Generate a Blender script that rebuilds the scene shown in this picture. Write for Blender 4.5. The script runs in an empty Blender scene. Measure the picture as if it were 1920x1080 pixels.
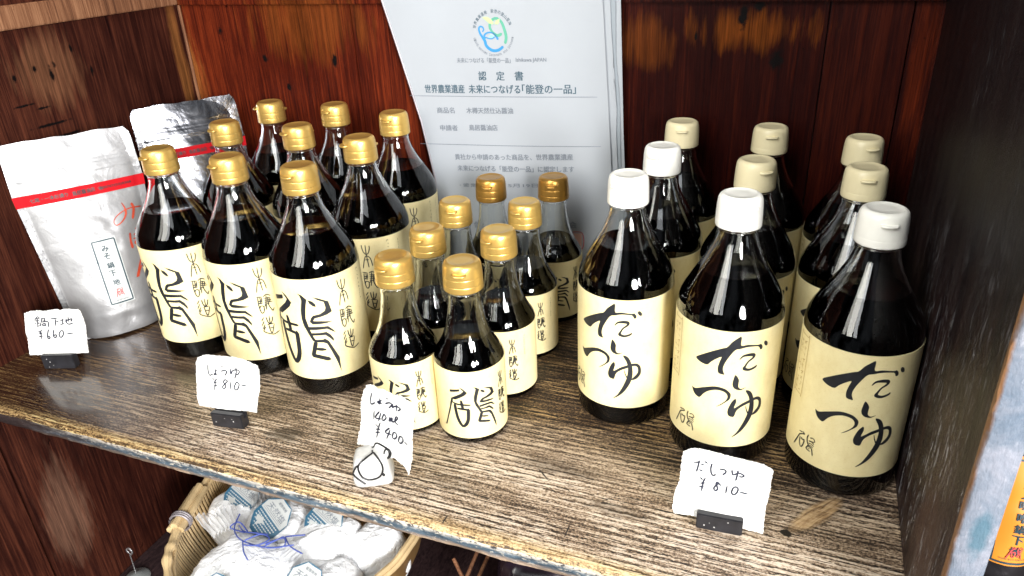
import bpy, bmesh, math, random, json
from mathutils import Vector, Matrix, noise
from mathutils.bvhtree import BVHTree

S = bpy.context.scene
COL = S.collection
R_ = math.radians
random.seed(7)

# ------------------------------------------------------------------ camera
cam_d = bpy.data.cameras.new('Camera')
cam = bpy.data.objects.new('Camera', cam_d)
COL.objects.link(cam)
cr = Vector((0.9297867, 0.36565243, -0.04236748))
cu = Vector((-0.12712198, 0.42698221, 0.89527995))
cf = Vector((-0.34545145, 0.82703355, -0.44348484))
M = Matrix((( cr.x, cu.x, -cf.x), (cr.y, cu.y, -cf.y), (cr.z, cu.z, -cf.z))).to_4x4()
M.translation = (0.82744, -0.38906, 0.43377)
cam.matrix_world = M
cam_d.sensor_width = 36.0
cam_d.lens = 26.12
cam_d.clip_start = 0.01
cam_d.clip_end = 100.0
cam_d.dof.use_dof = True
cam_d.dof.focus_distance = 0.66
cam_d.dof.aperture_fstop = 20.0
S.camera = cam

# ------------------------------------------------------------------ light
W = bpy.data.worlds.new('World')
S.world = W
W.use_nodes = True
# dim surroundings: an uneven street of walls, gaps and sky that the glass can mirror
_wt = W.node_tree
_tc = _wt.nodes.new('ShaderNodeTexCoord')
_mp = _wt.nodes.new('ShaderNodeMapping')
_mp.inputs['Scale'].default_value = (2.2, 2.2, 1.0)
_nz = _wt.nodes.new('ShaderNodeTexNoise')
_nz.inputs['Scale'].default_value = 1.6
_nz.inputs['Detail'].default_value = 5.0
_rp = _wt.nodes.new('ShaderNodeValToRGB')
_rp.color_ramp.elements[0].position = 0.42
_rp.color_ramp.elements[0].color = (0.004, 0.004, 0.005, 1)
_rp.color_ramp.elements[1].position = 0.70
_rp.color_ramp.elements[1].color = (0.80, 0.86, 0.95, 1)
_wt.links.new(_tc.outputs['Generated'], _mp.inputs['Vector'])
_wt.links.new(_mp.outputs['Vector'], _nz.inputs['Vector'])
_wt.links.new(_nz.outputs['Fac'], _rp.inputs['Fac'])
_wt.links.new(_rp.outputs['Color'], _wt.nodes['Background'].inputs['Color'])
_wt.nodes['Background'].inputs['Strength'].default_value = 0.16


def area(name, loc, target, sx, sy, power, color, oval=False):
    d = bpy.data.lights.new(name, 'AREA')
    d.shape = 'ELLIPSE' if oval else 'RECTANGLE'
    d.size, d.size_y, d.energy, d.color = sx, sy, power, color
    o = bpy.data.objects.new(name, d)
    COL.objects.link(o)
    o.location = loc
    o.rotation_euler = (Vector(target) - Vector(loc)).to_track_quat('-Z', 'Y').to_euler()
    return o


# daylight of the open shop front: the bright street to the right; then unseen strips and a top fill, added
area('shopfront_light', (2.02, -1.72, 0.66), (0.5, 0.2, 0.1), 0.60, 1.05, 84.0, (1.0, 0.985, 0.965), True)
area('side_window_light', (2.44, -1.38, 0.84), (0.5, 0.2, 0.1), 0.36, 0.70, 32.0, (1.0, 0.985, 0.965), True)
area('fill_strip_light', (0.36, -0.74, 0.84), (0.7, 0.2, 0.08), 0.26, 1.25, 10.0, (1.0, 0.98, 0.90))  # unseen strip lamps, added for the bottle shoulder bands and label fill
area('fill_strip_side_light', (0.178, -0.667, 0.84), (0.7, 0.2, 0.08), 0.14, 1.20, 2.6, (1.0, 0.97, 0.88))
area('fill_strip_far_light', (0.542, -0.813, 0.84), (0.7, 0.2, 0.08), 0.14, 1.20, 3.0, (0.97, 0.99, 1.0))
area('upper_fill_light', (0.75, -1.7, 2.3), (0.5, 0.2, 0.1), 1.8, 1.0, 16.0, (0.92, 0.96, 1.0))  # broad fill added overhead, no source known there

S.view_settings.view_transform = 'Standard'
S.view_settings.look = 'None'
S.view_settings.exposure = 0.36
S.view_settings.gamma = 1.0
S.view_settings.use_curve_mapping = False
S.render.engine = 'CYCLES'
S.cycles.use_denoising = True
S.cycles.caustics_reflective = False
S.cycles.caustics_refractive = False
S.cycles.max_bounces = 14
S.cycles.transmission_bounces = 12
S.cycles.transparent_max_bounces = 12
S.cycles.sample_clamp_indirect = 6.0

DES = json.loads('''{"DASHI":{"poly":[[[-48.0,104.38],[-43.28,108.62],[-35.02,114.27],[-27.25,118.64],[-23.42,120.36],[-20.12,125.18],[-16.6,128.52],[-13.71,130.73],[-12.96,128.6],[-12.77,122.4],[-7.39,122.8],[1.24,121.6],[3.6,121.88],[5.54,119.3],[5.27,117.0],[3.43,116.82],[1.44,120.01],[-7.02,120.71],[-13.08,119.25],[-16.99,118.08],[-20.29,113.09],[-23.42,106.73],[-24.93,101.66],[-24.95,98.27],[-23.67,94.51],[-25.73,94.38],[-28.51,95.48],[-29.14,100.45],[-28.03,106.46],[-27.1,110.73],[-31.85,107.38],[-35.14,104.02],[-37.67,100.82],[-41.47,100.77],[-45.3,101.93]],[[-14.88,94.7],[-11.73,90.19],[-11.71,86.07],[-11.37,82.64],[-8.95,81.07],[-5.28,82.26],[-8.77,79.96],[-12.59,80.2],[-15.36,82.29],[-16.5,85.6],[-16.2,89.76]],[[-49.56,75.12],[-46.72,74.31],[-39.81,77.92],[-32.34,81.15],[-27.06,81.85],[-21.6,80.51],[-18.24,77.69],[-16.9,75.11],[-17.51,70.79],[-20.25,67.87],[-24.47,63.97],[-27.64,62.13],[-24.61,64.93],[-20.91,68.72],[-19.37,72.57],[-20.38,75.88],[-23.33,78.01],[-28.71,78.53],[-34.9,75.9],[-38.9,71.82],[-42.05,67.09],[-45.73,67.98],[-48.18,70.9]],[[-12.81,71.37],[-12.04,67.9],[-13.3,62.1],[-10.51,63.72],[-6.54,66.61],[-1.71,68.7],[2.25,70.25],[7.5,70.24],[10.96,66.4],[11.51,59.08],[7.62,53.77],[2.63,52.75],[4.0,54.93],[8.35,60.05],[8.2,65.8],[4.66,67.8],[-1.74,65.58],[-7.07,63.07],[-10.92,59.41],[-12.45,53.83],[-14.29,53.07],[-17.19,54.4],[-18.34,58.52],[-17.09,64.47],[-15.12,69.01]],[[-5.26,78.93],[-1.68,78.23],[1.21,74.36],[3.27,67.66],[3.96,59.69],[3.1,52.94],[0.53,46.55],[-3.69,39.69],[-8.64,34.65],[-13.05,32.0],[-9.0,36.87],[-5.12,44.64],[-2.51,51.31],[-0.89,57.63],[-0.41,66.13],[-2.08,72.68]],[[10.43,120.89],[10.5,119.85],[10.17,119.12],[9.5,118.84],[8.65,119.05],[7.79,119.71],[7.09,120.69],[6.67,121.8],[6.6,122.83],[6.91,123.58],[7.52,123.89],[8.35,123.7],[9.22,123.03],[9.96,122.03]]],"stroke":[[[[-12.91,109.25],[-10.4,112.43],[-5.73,113.34],[-1.71,112.79],[-2.02,110.18],[-5.7,106.98],[-7.77,103.15],[-8.39,100.47],[-4.31,99.14],[0.58,100.81],[1.81,102.5]],[0.55,1.64,2.73,3.0,1.91,1.36,1.64,3.0,2.18,1.91,1.09]],[[[-3.69,63.34],[-2.62,59.25],[-0.78,55.02]],[0.45,0.89,1.19]]]},"MARK":{"poly":[],"stroke":[[[[-61.28,46.26],[-57.52,47.1]],[0.94,0.94]],[[[-57.21,47.91],[-55.37,46.38]],[0.65,1.45]],[[[-55.4,46.56],[-58.06,45.04],[-60.63,43.09],[-63.1,37.02],[-65.81,30.67]],[1.01,1.01,1.01,1.01,1.01]],[[[-59.54,41.45],[-59.67,37.09],[-58.55,33.83],[-57.17,32.78],[-55.75,35.01],[-55.03,38.36],[-54.93,40.25],[-57.65,40.37]],[0.95,0.95,0.95,0.95,0.95,0.95,0.95,0.95]],[[[-57.68,41.76],[-57.62,40.19]],[0.87,0.87]],[[[-58.59,40.31],[-54.26,41.32]],[0.73,0.73]],[[[-51.55,48.32],[-52.33,44.62],[-51.62,41.08],[-50.46,38.62],[-51.9,34.83],[-48.23,33.8]],[0.96,0.96,0.96,0.96,0.96,0.96]],[[[-49.55,46.82],[-48.4,46.67]],[0.95,0.95]],[[[-48.52,47.46],[-46.46,47.14],[-45.42,44.98],[-48.29,43.63],[-50.18,43.14],[-48.69,43.78],[-45.55,42.39]],[0.74,0.74,0.74,0.74,0.74,0.74,0.74]],[[[-50.89,40.75],[-47.94,41.44],[-45.4,40.21]],[0.66,0.66,0.66]],[[[-50.58,39.35],[-47.99,39.4],[-46.04,38.61]],[0.67,0.67,0.67]],[[[-50.44,38.03],[-48.13,37.91],[-46.68,36.2],[-45.53,31.05]],[0.89,0.89,0.89,0.89]],[[[-49.82,36.13],[-48.74,36.51]],[0.74,0.74]]]},"LOGO_SMALL":{"poly":[[[-49.99,58.7],[-40.43,60.85],[-40.19,59.62],[-40.73,58.39],[-49.44,56.13],[-50.14,57.18]],[[-40.66,62.9],[-37.18,61.23],[-33.43,57.28],[-35.5,54.67],[-40.14,51.65],[-45.04,48.93],[-47.19,49.12],[-47.99,50.81],[-43.44,53.61],[-39.22,56.25],[-36.83,58.73],[-39.13,61.03]],[[-49.03,50.16],[-47.04,50.78],[-47.74,46.69],[-49.06,43.02],[-51.23,35.04],[-53.89,27.33],[-56.76,18.07],[-58.92,17.16],[-56.24,24.24],[-53.66,32.74],[-51.39,40.23],[-50.4,45.16]],[[-27.74,62.99],[-25.4,62.36],[-22.42,60.21],[-23.54,56.31],[-24.73,52.07],[-25.59,47.08],[-23.96,42.91],[-22.55,39.36],[-20.84,35.68],[-21.2,34.46],[-23.09,35.24],[-24.75,39.16],[-26.9,43.4],[-27.94,48.04],[-27.75,52.51],[-26.52,57.46],[-25.79,60.52]],[[-17.51,55.88],[-17.9,55.55],[-18.63,55.57],[-19.53,55.91],[-20.44,56.5],[-21.16,57.24],[-21.58,57.98],[-21.6,58.58],[-21.22,58.94],[-20.52,58.97],[-19.63,58.65],[-18.72,58.04],[-17.97,57.27],[-17.54,56.49]],[[-18.39,60.94],[-14.39,59.86],[-9.8,57.99],[-8.18,51.99],[-10.65,50.22],[-14.47,49.21],[-18.62,48.36],[-20.11,47.18],[-14.02,46.78],[-8.61,45.73],[-10.69,44.74],[-15.37,44.69],[-20.51,45.22],[-22.68,45.88],[-22.87,47.21],[-20.77,49.93],[-16.73,50.98],[-12.39,52.89],[-11.65,54.51],[-12.71,57.5],[-16.19,59.42]],[[-23.43,42.8],[-18.37,43.44],[-13.01,43.46],[-11.15,42.67],[-8.04,38.93],[-9.41,39.07],[-12.52,41.3],[-17.92,41.35],[-23.01,40.77]],[[-22.55,39.36],[-18.05,39.43],[-14.45,40.13],[-12.66,39.08],[-9.69,34.81],[-10.1,33.81],[-11.97,35.18],[-14.0,37.66],[-18.15,37.83],[-22.36,38.01]],[[-22.21,36.02],[-18.28,35.72],[-14.76,35.34],[-12.67,34.17],[-10.96,30.78],[-9.31,25.36],[-7.93,19.98],[-7.27,13.9],[-8.54,16.26],[-10.51,22.59],[-12.65,29.54],[-14.9,33.09],[-18.4,33.79],[-21.49,34.21]]],"stroke":[[[[-48.13,45.92],[-44.21,44.54],[-39.02,44.27],[-31.4,44.1]],[1.31,1.71,1.84,1.57]],[[[-39.62,48.83],[-38.98,44.72],[-38.48,40.24]],[1.84,2.75,2.49]],[[[-43.42,39.72],[-38.25,39.62],[-32.84,38.74]],[1.85,2.24,1.98]],[[[-45.77,44.02],[-44.96,35.75],[-43.73,28.8],[-41.26,22.69],[-39.16,20.03]],[2.85,2.85,2.98,2.85,2.44]],[[[-33.41,39.92],[-33.76,33.38],[-34.44,27.43],[-36.41,23.01],[-39.45,19.99]],[2.93,3.06,3.06,3.19,2.39]],[[[-21.72,34.92],[-22.81,30.91],[-24.5,25.98]],[2.73,2.73,2.73]],[[[-22.54,30.85],[-16.05,29.24]],[1.68,1.68]],[[[-25.04,26.08],[-19.55,24.63],[-14.44,23.11]],[2.35,2.35,1.96]]]},"LOGO_BIG":{"poly":[[[-76.2,111.72],[-62.02,115.77],[-61.66,113.45],[-62.48,111.14],[-75.39,106.89],[-76.43,108.86]],[[-62.36,119.63],[-57.21,116.48],[-51.64,109.05],[-54.71,104.14],[-61.59,98.46],[-68.86,93.34],[-72.06,93.69],[-73.24,96.88],[-66.49,102.15],[-60.23,107.12],[-56.68,111.77],[-60.09,116.1]],[[-74.79,95.66],[-71.83,96.81],[-72.86,89.13],[-74.83,82.22],[-78.04,67.21],[-81.99,52.69],[-86.24,35.27],[-89.45,33.55],[-85.48,46.88],[-81.66,62.87],[-78.29,76.97],[-76.82,86.25]],[[-43.49,119.79],[-39.24,118.04],[-34.96,113.16],[-36.63,107.37],[-37.97,100.52],[-39.15,92.59],[-37.8,84.62],[-36.84,79.58],[-34.61,71.42],[-32.62,67.23],[-33.82,65.24],[-36.16,67.37],[-39.34,75.52],[-42.43,84.47],[-43.36,92.41],[-42.67,101.36],[-40.27,112.21],[-41.23,117.02]],[[-34.18,112.65],[-30.0,110.91],[-27.54,107.72],[-27.15,104.74],[-30.01,105.55],[-32.93,108.7]],[[-29.27,115.48],[-23.68,113.48],[-15.01,108.72],[-13.09,97.07],[-18.02,94.7],[-25.13,93.11],[-30.4,92.27],[-32.15,89.43],[-25.8,88.73],[-14.18,86.41],[-19.4,85.53],[-27.17,85.43],[-33.18,85.7],[-35.79,88.6],[-33.75,93.01],[-31.63,95.35],[-24.6,96.5],[-19.94,99.09],[-18.6,102.24],[-19.32,108.77],[-24.8,111.72]],[[-38.05,83.11],[-30.17,82.76],[-19.08,81.94],[-14.57,76.73],[-12.83,73.36],[-16.07,75.62],[-20.36,79.2],[-30.72,79.28],[-36.84,79.58]],[[-35.64,76.02],[-27.8,75.73],[-21.72,75.94],[-17.94,72.03],[-15.61,66.81],[-16.06,63.84],[-18.95,68.19],[-23.08,72.65],[-29.97,72.93],[-35.2,73.27]],[[-34.22,68.34],[-25.52,67.97],[-24.1,68.75],[-20.67,65.51],[-16.89,55.27],[-13.01,44.67],[-13.43,27.43],[-15.95,40.29],[-19.48,52.8],[-22.84,62.67],[-26.06,64.46],[-33.79,65.45]]],"stroke":[[[[-73.45,87.68],[-67.63,85.08],[-59.93,84.56],[-48.63,84.25]],[2.21,2.87,3.09,2.65]],[[[-60.83,93.15],[-59.88,85.42],[-59.14,76.99]],[3.09,4.63,4.19]],[[[-66.46,76.0],[-58.79,75.82],[-50.77,74.17]],[3.11,3.77,3.33]],[[[-69.95,84.09],[-68.75,68.53],[-66.92,55.47],[-63.26,43.96],[-60.14,38.97]],[4.79,4.79,5.02,4.79,4.11]],[[[-51.61,76.37],[-52.13,64.07],[-53.15,52.88],[-56.06,44.56],[-60.57,38.89]],[4.92,5.15,5.15,5.37,4.03]],[[[-33.3,65.73],[-35.26,59.12],[-38.06,50.3]],[4.17,4.17,4.17]],[[[-34.53,58.06],[-25.12,56.25]],[3.48,3.48]],[[[-38.75,50.61],[-32.02,48.54],[-22.47,44.57]],[4.4,4.4,4.4]]]},"HONJOZO":{"poly":[],"stroke":[[[[-3.57,128.08],[-2.87,121.84],[-1.27,118.24],[0.8,117.03],[2.98,118.76],[4.49,123.34],[4.61,126.73]],[0.91,0.91,0.91,0.91,0.91,0.91,0.91]],[[[0.55,127.88],[0.5,118.0],[1.14,108.18],[1.65,101.82]],[0.92,0.92,0.92,0.92]],[[[-4.58,100.71],[-2.96,108.01],[-0.87,114.19],[1.36,114.9],[3.86,112.76],[5.05,108.32],[5.64,103.22]],[0.91,0.91,0.91,0.91,0.91,0.91,0.91]],[[[-1.19,110.66],[2.79,110.58]],[0.91,0.91]],[[[-6.19,95.98],[-0.67,94.78]],[0.93,0.93]],[[[-4.64,94.98],[-5.21,87.62],[-4.54,79.27],[-2.79,76.32],[-1.02,78.77],[-0.58,83.11],[-1.88,84.72],[-3.89,84.43],[-4.64,82.47]],[0.95,0.95,0.95,0.95,0.95,0.95,0.95,0.95,0.95]],[[[-2.67,94.68],[-2.97,89.01],[-4.42,88.22]],[0.94,0.94,0.94]],[[[-1.06,94.05],[-1.68,87.6]],[0.94,0.94]],[[[-5.07,90.69],[-1.39,90.44]],[0.93,0.93]],[[[-5.14,88.04],[-1.42,87.5]],[0.94,0.94]],[[[0.71,94.67],[3.91,96.44],[7.97,94.18]],[0.92,0.92,0.92]],[[[0.86,92.83],[7.2,91.85]],[0.92,0.92]],[[[0.95,90.56],[8.11,89.18]],[0.93,0.93]],[[[0.86,88.35],[8.78,86.89]],[0.93,0.93]],[[[3.76,95.61],[1.75,85.73],[0.23,83.49]],[0.94,0.94,0.94]],[[[5.06,93.26],[4.5,84.52],[7.58,76.56],[9.28,79.57]],[0.94,0.94,0.94,0.94]],[[[1.43,79.36],[2.29,85.5]],[0.94,0.94]],[[[7.2,91.85],[5.91,86.59]],[0.93,0.93]],[[[0.68,86.18],[5.49,85.43]],[0.93,0.93]],[[[-3.13,71.45],[-5.75,67.73]],[0.96,0.96]],[[[-3.33,67.41],[-6.19,62.11]],[0.97,0.97]],[[[-3.1,63.18],[-5.83,58.28]],[0.97,0.97]],[[[-3.16,59.97],[-5.42,55.33],[1.36,50.24],[4.76,49.37],[9.93,51.45]],[0.97,0.97,0.97,0.97,0.97]],[[[-0.67,71.34],[0.06,65.52],[1.98,62.63],[4.47,65.36],[5.6,69.9]],[0.96,0.96,0.96,0.96,0.96]],[[[2.56,71.76],[1.94,62.37]],[0.96,0.96]],[[[-0.92,62.44],[5.42,61.94]],[0.95,0.95]],[[[0.37,61.69],[1.01,53.97],[2.62,51.81],[5.82,61.19]],[0.97,0.97,0.97,0.97]],[[[1.17,57.81],[4.06,57.2]],[0.96,0.96]]]}}''')
TAG = json.loads('''{"D":{"P0":[0.78,0.07,0.01],"d":[1.0,0.06,0.0],"up":[-0.01,0.17,0.98],"n":[-0.06,0.98,-0.17],"outline":[[-14.05,-2.41],[-15.5,2.37],[-14.56,18.52],[-11.72,28.21],[-11.49,47.83],[-10.51,53.25],[-5.51,56.57],[0.0,57.34],[12.46,57.09],[22.16,55.73],[35.8,54.36],[47.97,52.75],[54.94,49.4],[54.58,40.67],[54.47,29.51],[53.05,17.93],[52.86,4.01],[53.6,-6.15],[43.27,-5.6],[35.55,-4.44],[0.06,-2.28]],"strokes":[[[-2.59,44.99],[2.48,46.28]],[[1.54,47.47],[0.95,42.12],[0.15,37.51]],[[3.1,43.99],[5.14,44.54]],[[1.88,39.47],[4.72,38.97]],[[5.37,47.55],[7.91,46.27]],[[11.11,46.89],[10.48,42.35],[11.42,38.1],[12.9,37.02],[14.52,38.3]],[[16.81,43.42],[19.2,43.64],[21.43,43.27],[21.48,41.28],[19.62,39.15]],[[25.95,44.55],[26.63,41.09],[28.01,40.96],[31.23,42.79],[34.98,41.14],[33.22,39.75],[31.7,40.09]],[[30.33,45.0],[30.09,40.57],[29.37,36.02]],[[3.46,33.28],[5.15,31.58]],[[7.27,33.79],[5.29,28.34]],[[3.73,28.44],[7.3,29.4]],[[3.11,25.03],[6.5,26.54]],[[6.11,30.96],[5.25,22.18]],[[19.1,29.91],[16.46,32.22],[15.55,30.82],[16.45,28.56],[16.97,26.63],[15.74,24.91],[14.24,26.07],[15.05,28.68],[17.55,31.63]],[[23.7,30.84],[23.22,24.25]],[[28.37,30.17],[27.37,26.32],[28.75,24.17],[30.85,25.82],[31.88,29.27],[30.35,30.98],[28.37,30.17]],[[33.12,27.1],[39.31,26.52]]],"w":0.89},"1":{"P0":[0.05,0.08,0.02],"d":[0.94,0.34,0.0],"up":[-0.06,0.16,0.98],"n":[-0.33,0.93,-0.17],"outline":[[-13.19,-4.73],[-11.5,6.11],[-10.19,16.88],[-11.4,23.05],[-9.41,36.72],[-7.9,45.0],[-1.81,47.49],[7.95,48.37],[18.84,47.73],[28.74,49.36],[33.61,48.11],[39.03,49.48],[54.98,48.71],[57.07,46.41],[57.67,40.38],[59.07,32.79],[59.01,25.2],[58.11,15.29],[57.46,8.39],[55.88,-3.17],[37.47,-3.92],[-3.09,-4.8]],"strokes":[[[6.83,41.62],[2.07,36.82]],[[6.83,41.62],[9.26,39.29]],[[4.32,38.66],[8.08,38.94]],[[2.63,36.05],[7.94,36.68]],[[5.88,39.0],[4.32,30.31]],[[1.76,33.79],[2.83,32.63]],[[7.08,34.42],[6.29,32.54]],[[3.45,29.72],[7.35,30.62]],[[11.01,38.87],[9.73,34.74]],[[11.06,39.1],[14.8,39.31],[13.87,35.77]],[[9.73,34.74],[17.61,35.3],[16.8,28.87]],[[11.78,37.34],[13.25,37.3]],[[9.28,34.37],[7.92,29.84]],[[11.16,32.81],[14.18,33.11],[13.35,31.0],[10.74,30.92],[11.16,32.81]],[[14.13,31.21],[14.96,29.9]],[[21.28,38.62],[29.87,39.17]],[[26.46,38.72],[25.43,29.8]],[[26.94,35.84],[29.56,34.26]],[[31.06,36.12],[35.61,36.76]],[[34.47,38.3],[33.48,31.89]],[[30.75,31.2],[35.02,32.23]],[[36.68,34.84],[44.63,37.68],[44.16,35.42],[42.91,34.69]],[[41.16,40.4],[40.55,33.99]],[[38.41,37.83],[38.2,33.29],[40.37,31.34],[45.0,32.37]],[[4.53,24.58],[5.76,23.41]],[[8.97,26.23],[5.42,21.89]],[[4.88,21.13],[8.74,21.81]],[[3.76,17.71],[8.36,18.37]],[[7.6,23.36],[6.13,14.97]],[[16.74,26.2],[14.85,20.9],[14.23,16.31],[15.45,15.13],[16.98,17.02],[16.12,18.19],[14.47,17.46]],[[23.0,26.05],[21.27,20.75],[21.49,17.3],[23.17,16.49],[24.47,18.38],[23.91,19.92],[21.6,18.83]],[[30.4,24.35],[27.76,20.6],[28.13,17.14],[29.9,16.72],[32.16,19.73],[32.45,23.54],[30.4,24.35]],[[36.68,20.77],[43.22,20.23]]],"w":0.94},"2":{"P0":[0.32,0.06,0.02],"d":[0.99,0.13,0.0],"up":[-0.02,0.17,0.98],"n":[-0.13,0.98,-0.17],"outline":[[-20.13,-3.7],[-21.19,4.74],[-20.39,16.73],[-19.75,29.42],[-17.68,42.12],[-14.62,48.21],[-5.33,52.01],[5.19,52.64],[16.46,52.94],[29.22,52.19],[41.64,49.39],[50.58,46.25],[51.69,41.1],[50.28,24.58],[47.06,10.95],[43.7,-3.71],[33.76,-3.65],[-5.88,-4.15]],"strokes":[[[-3.86,42.3],[-5.0,35.14],[-3.85,30.69],[0.38,32.81]],[[3.76,38.54],[3.43,32.72],[1.6,32.11],[2.66,33.46],[5.59,32.53]],[[3.87,36.08],[5.75,37.1]],[[11.25,42.61],[12.84,41.54]],[[10.05,36.72],[14.56,38.02],[16.1,36.54],[13.87,32.58]],[[20.46,40.28],[20.17,34.49],[22.33,38.01],[26.84,39.72],[29.63,37.96],[27.05,34.4],[24.59,35.37]],[[26.71,42.16],[25.95,35.93],[23.49,29.9]],[[-1.13,28.07],[1.26,26.24]],[[4.15,28.22],[0.48,23.65]],[[-0.02,23.18],[3.6,23.99]],[[0.03,20.25],[3.65,21.07]],[[1.98,25.07],[0.3,15.66]],[[16.15,26.61],[13.28,27.96],[11.19,25.24],[13.08,22.95],[12.65,19.56],[10.38,18.89],[10.2,20.96],[15.71,26.57]],[[19.12,26.11],[17.68,18.03]],[[25.26,26.78],[22.45,21.49],[23.36,18.25],[26.15,19.82],[27.58,24.55],[25.26,26.78]],[[29.65,23.78],[35.64,23.53]]],"w":0.85},"3":{"P0":[0.52,0.04,0.02],"d":[0.94,-0.34,0.0],"up":[0.02,0.07,1.0],"n":[0.34,0.94,-0.07],"outline":[[-31.22,2.76],[-29.23,12.49],[-23.68,33.3],[-22.32,47.58],[-18.74,61.45],[-13.7,68.04],[-4.86,72.56],[-1.69,70.32],[10.65,72.3],[18.44,71.04],[26.51,73.85],[37.99,74.23],[45.95,72.26],[44.07,55.86],[41.64,40.81],[39.82,25.71],[36.94,13.93],[33.92,0.8],[30.32,5.37],[16.44,8.09],[-10.47,4.84]],"strokes":[[[-7.28,63.54],[-9.67,54.92],[-7.82,52.82],[-3.3,56.04]],[[2.85,62.13],[2.99,57.14],[-0.35,57.77],[5.18,58.57]],[[0.42,58.6],[5.18,61.08]],[[10.65,65.85],[12.58,65.15]],[[9.36,59.81],[14.29,62.38],[16.85,61.46],[13.08,56.85]],[[18.28,62.55],[17.29,59.14],[21.5,61.92],[25.43,62.1],[27.32,61.42],[23.79,58.42]],[[23.01,64.05],[21.7,57.02]],[[-4.49,47.84],[-5.91,38.94]],[[2.19,49.67],[-3.53,41.54],[3.54,43.06]],[[4.22,49.52],[0.42,39.63]],[[7.62,49.45],[4.97,43.69],[6.95,43.01],[10.06,46.94],[7.62,49.45]],[[13.16,44.2],[14.7,48.96],[15.26,45.13],[17.02,49.46],[17.3,45.52],[19.43,46.97]],[[19.38,46.44],[23.8,51.42],[21.9,52.09],[20.13,47.28],[23.91,45.4]],[[-4.32,34.41],[-1.02,32.73]],[[2.42,38.95],[-2.85,28.76]],[[-4.94,28.87],[0.93,31.51]],[[-6.05,25.19],[-0.15,27.87]],[[-1.02,32.73],[-5.19,20.27]],[[13.23,38.07],[7.09,31.16],[13.95,31.67]],[[13.72,36.23],[7.8,24.67]],[[17.68,35.44],[15.15,30.15],[17.01,28.4],[20.71,32.18],[20.36,35.64],[17.68,35.44]],[[24.91,34.63],[22.4,28.83],[24.93,27.42],[28.61,31.72],[28.25,35.14],[24.91,34.63]],[[30.56,31.6],[34.41,30.84]]],"w":0.95},"bagink":{"strokes":[[[19.76,152.33],[21.49,146.16],[21.22,139.79],[17.4,133.61],[11.54,129.24],[6.72,128.5],[5.6,132.65],[9.27,137.54],[17.43,141.99],[27.32,144.13],[39.9,142.84]],[[30.16,149.27],[31.0,142.61],[26.68,131.33]],[[18.8,115.68],[16.96,106.97],[16.75,97.78]],[[26.21,119.04],[31.52,119.01]],[[22.68,112.72],[31.83,113.66]],[[20.76,107.95],[29.74,108.25]],[[28.07,117.25],[26.45,107.12],[23.63,101.24],[21.04,102.59],[23.38,104.62],[26.96,100.36]],[[26.09,88.59],[19.31,77.05],[12.38,62.84],[19.38,72.99],[23.07,73.29],[23.22,65.12],[24.46,58.63],[27.71,63.83]]]}}''')

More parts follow.
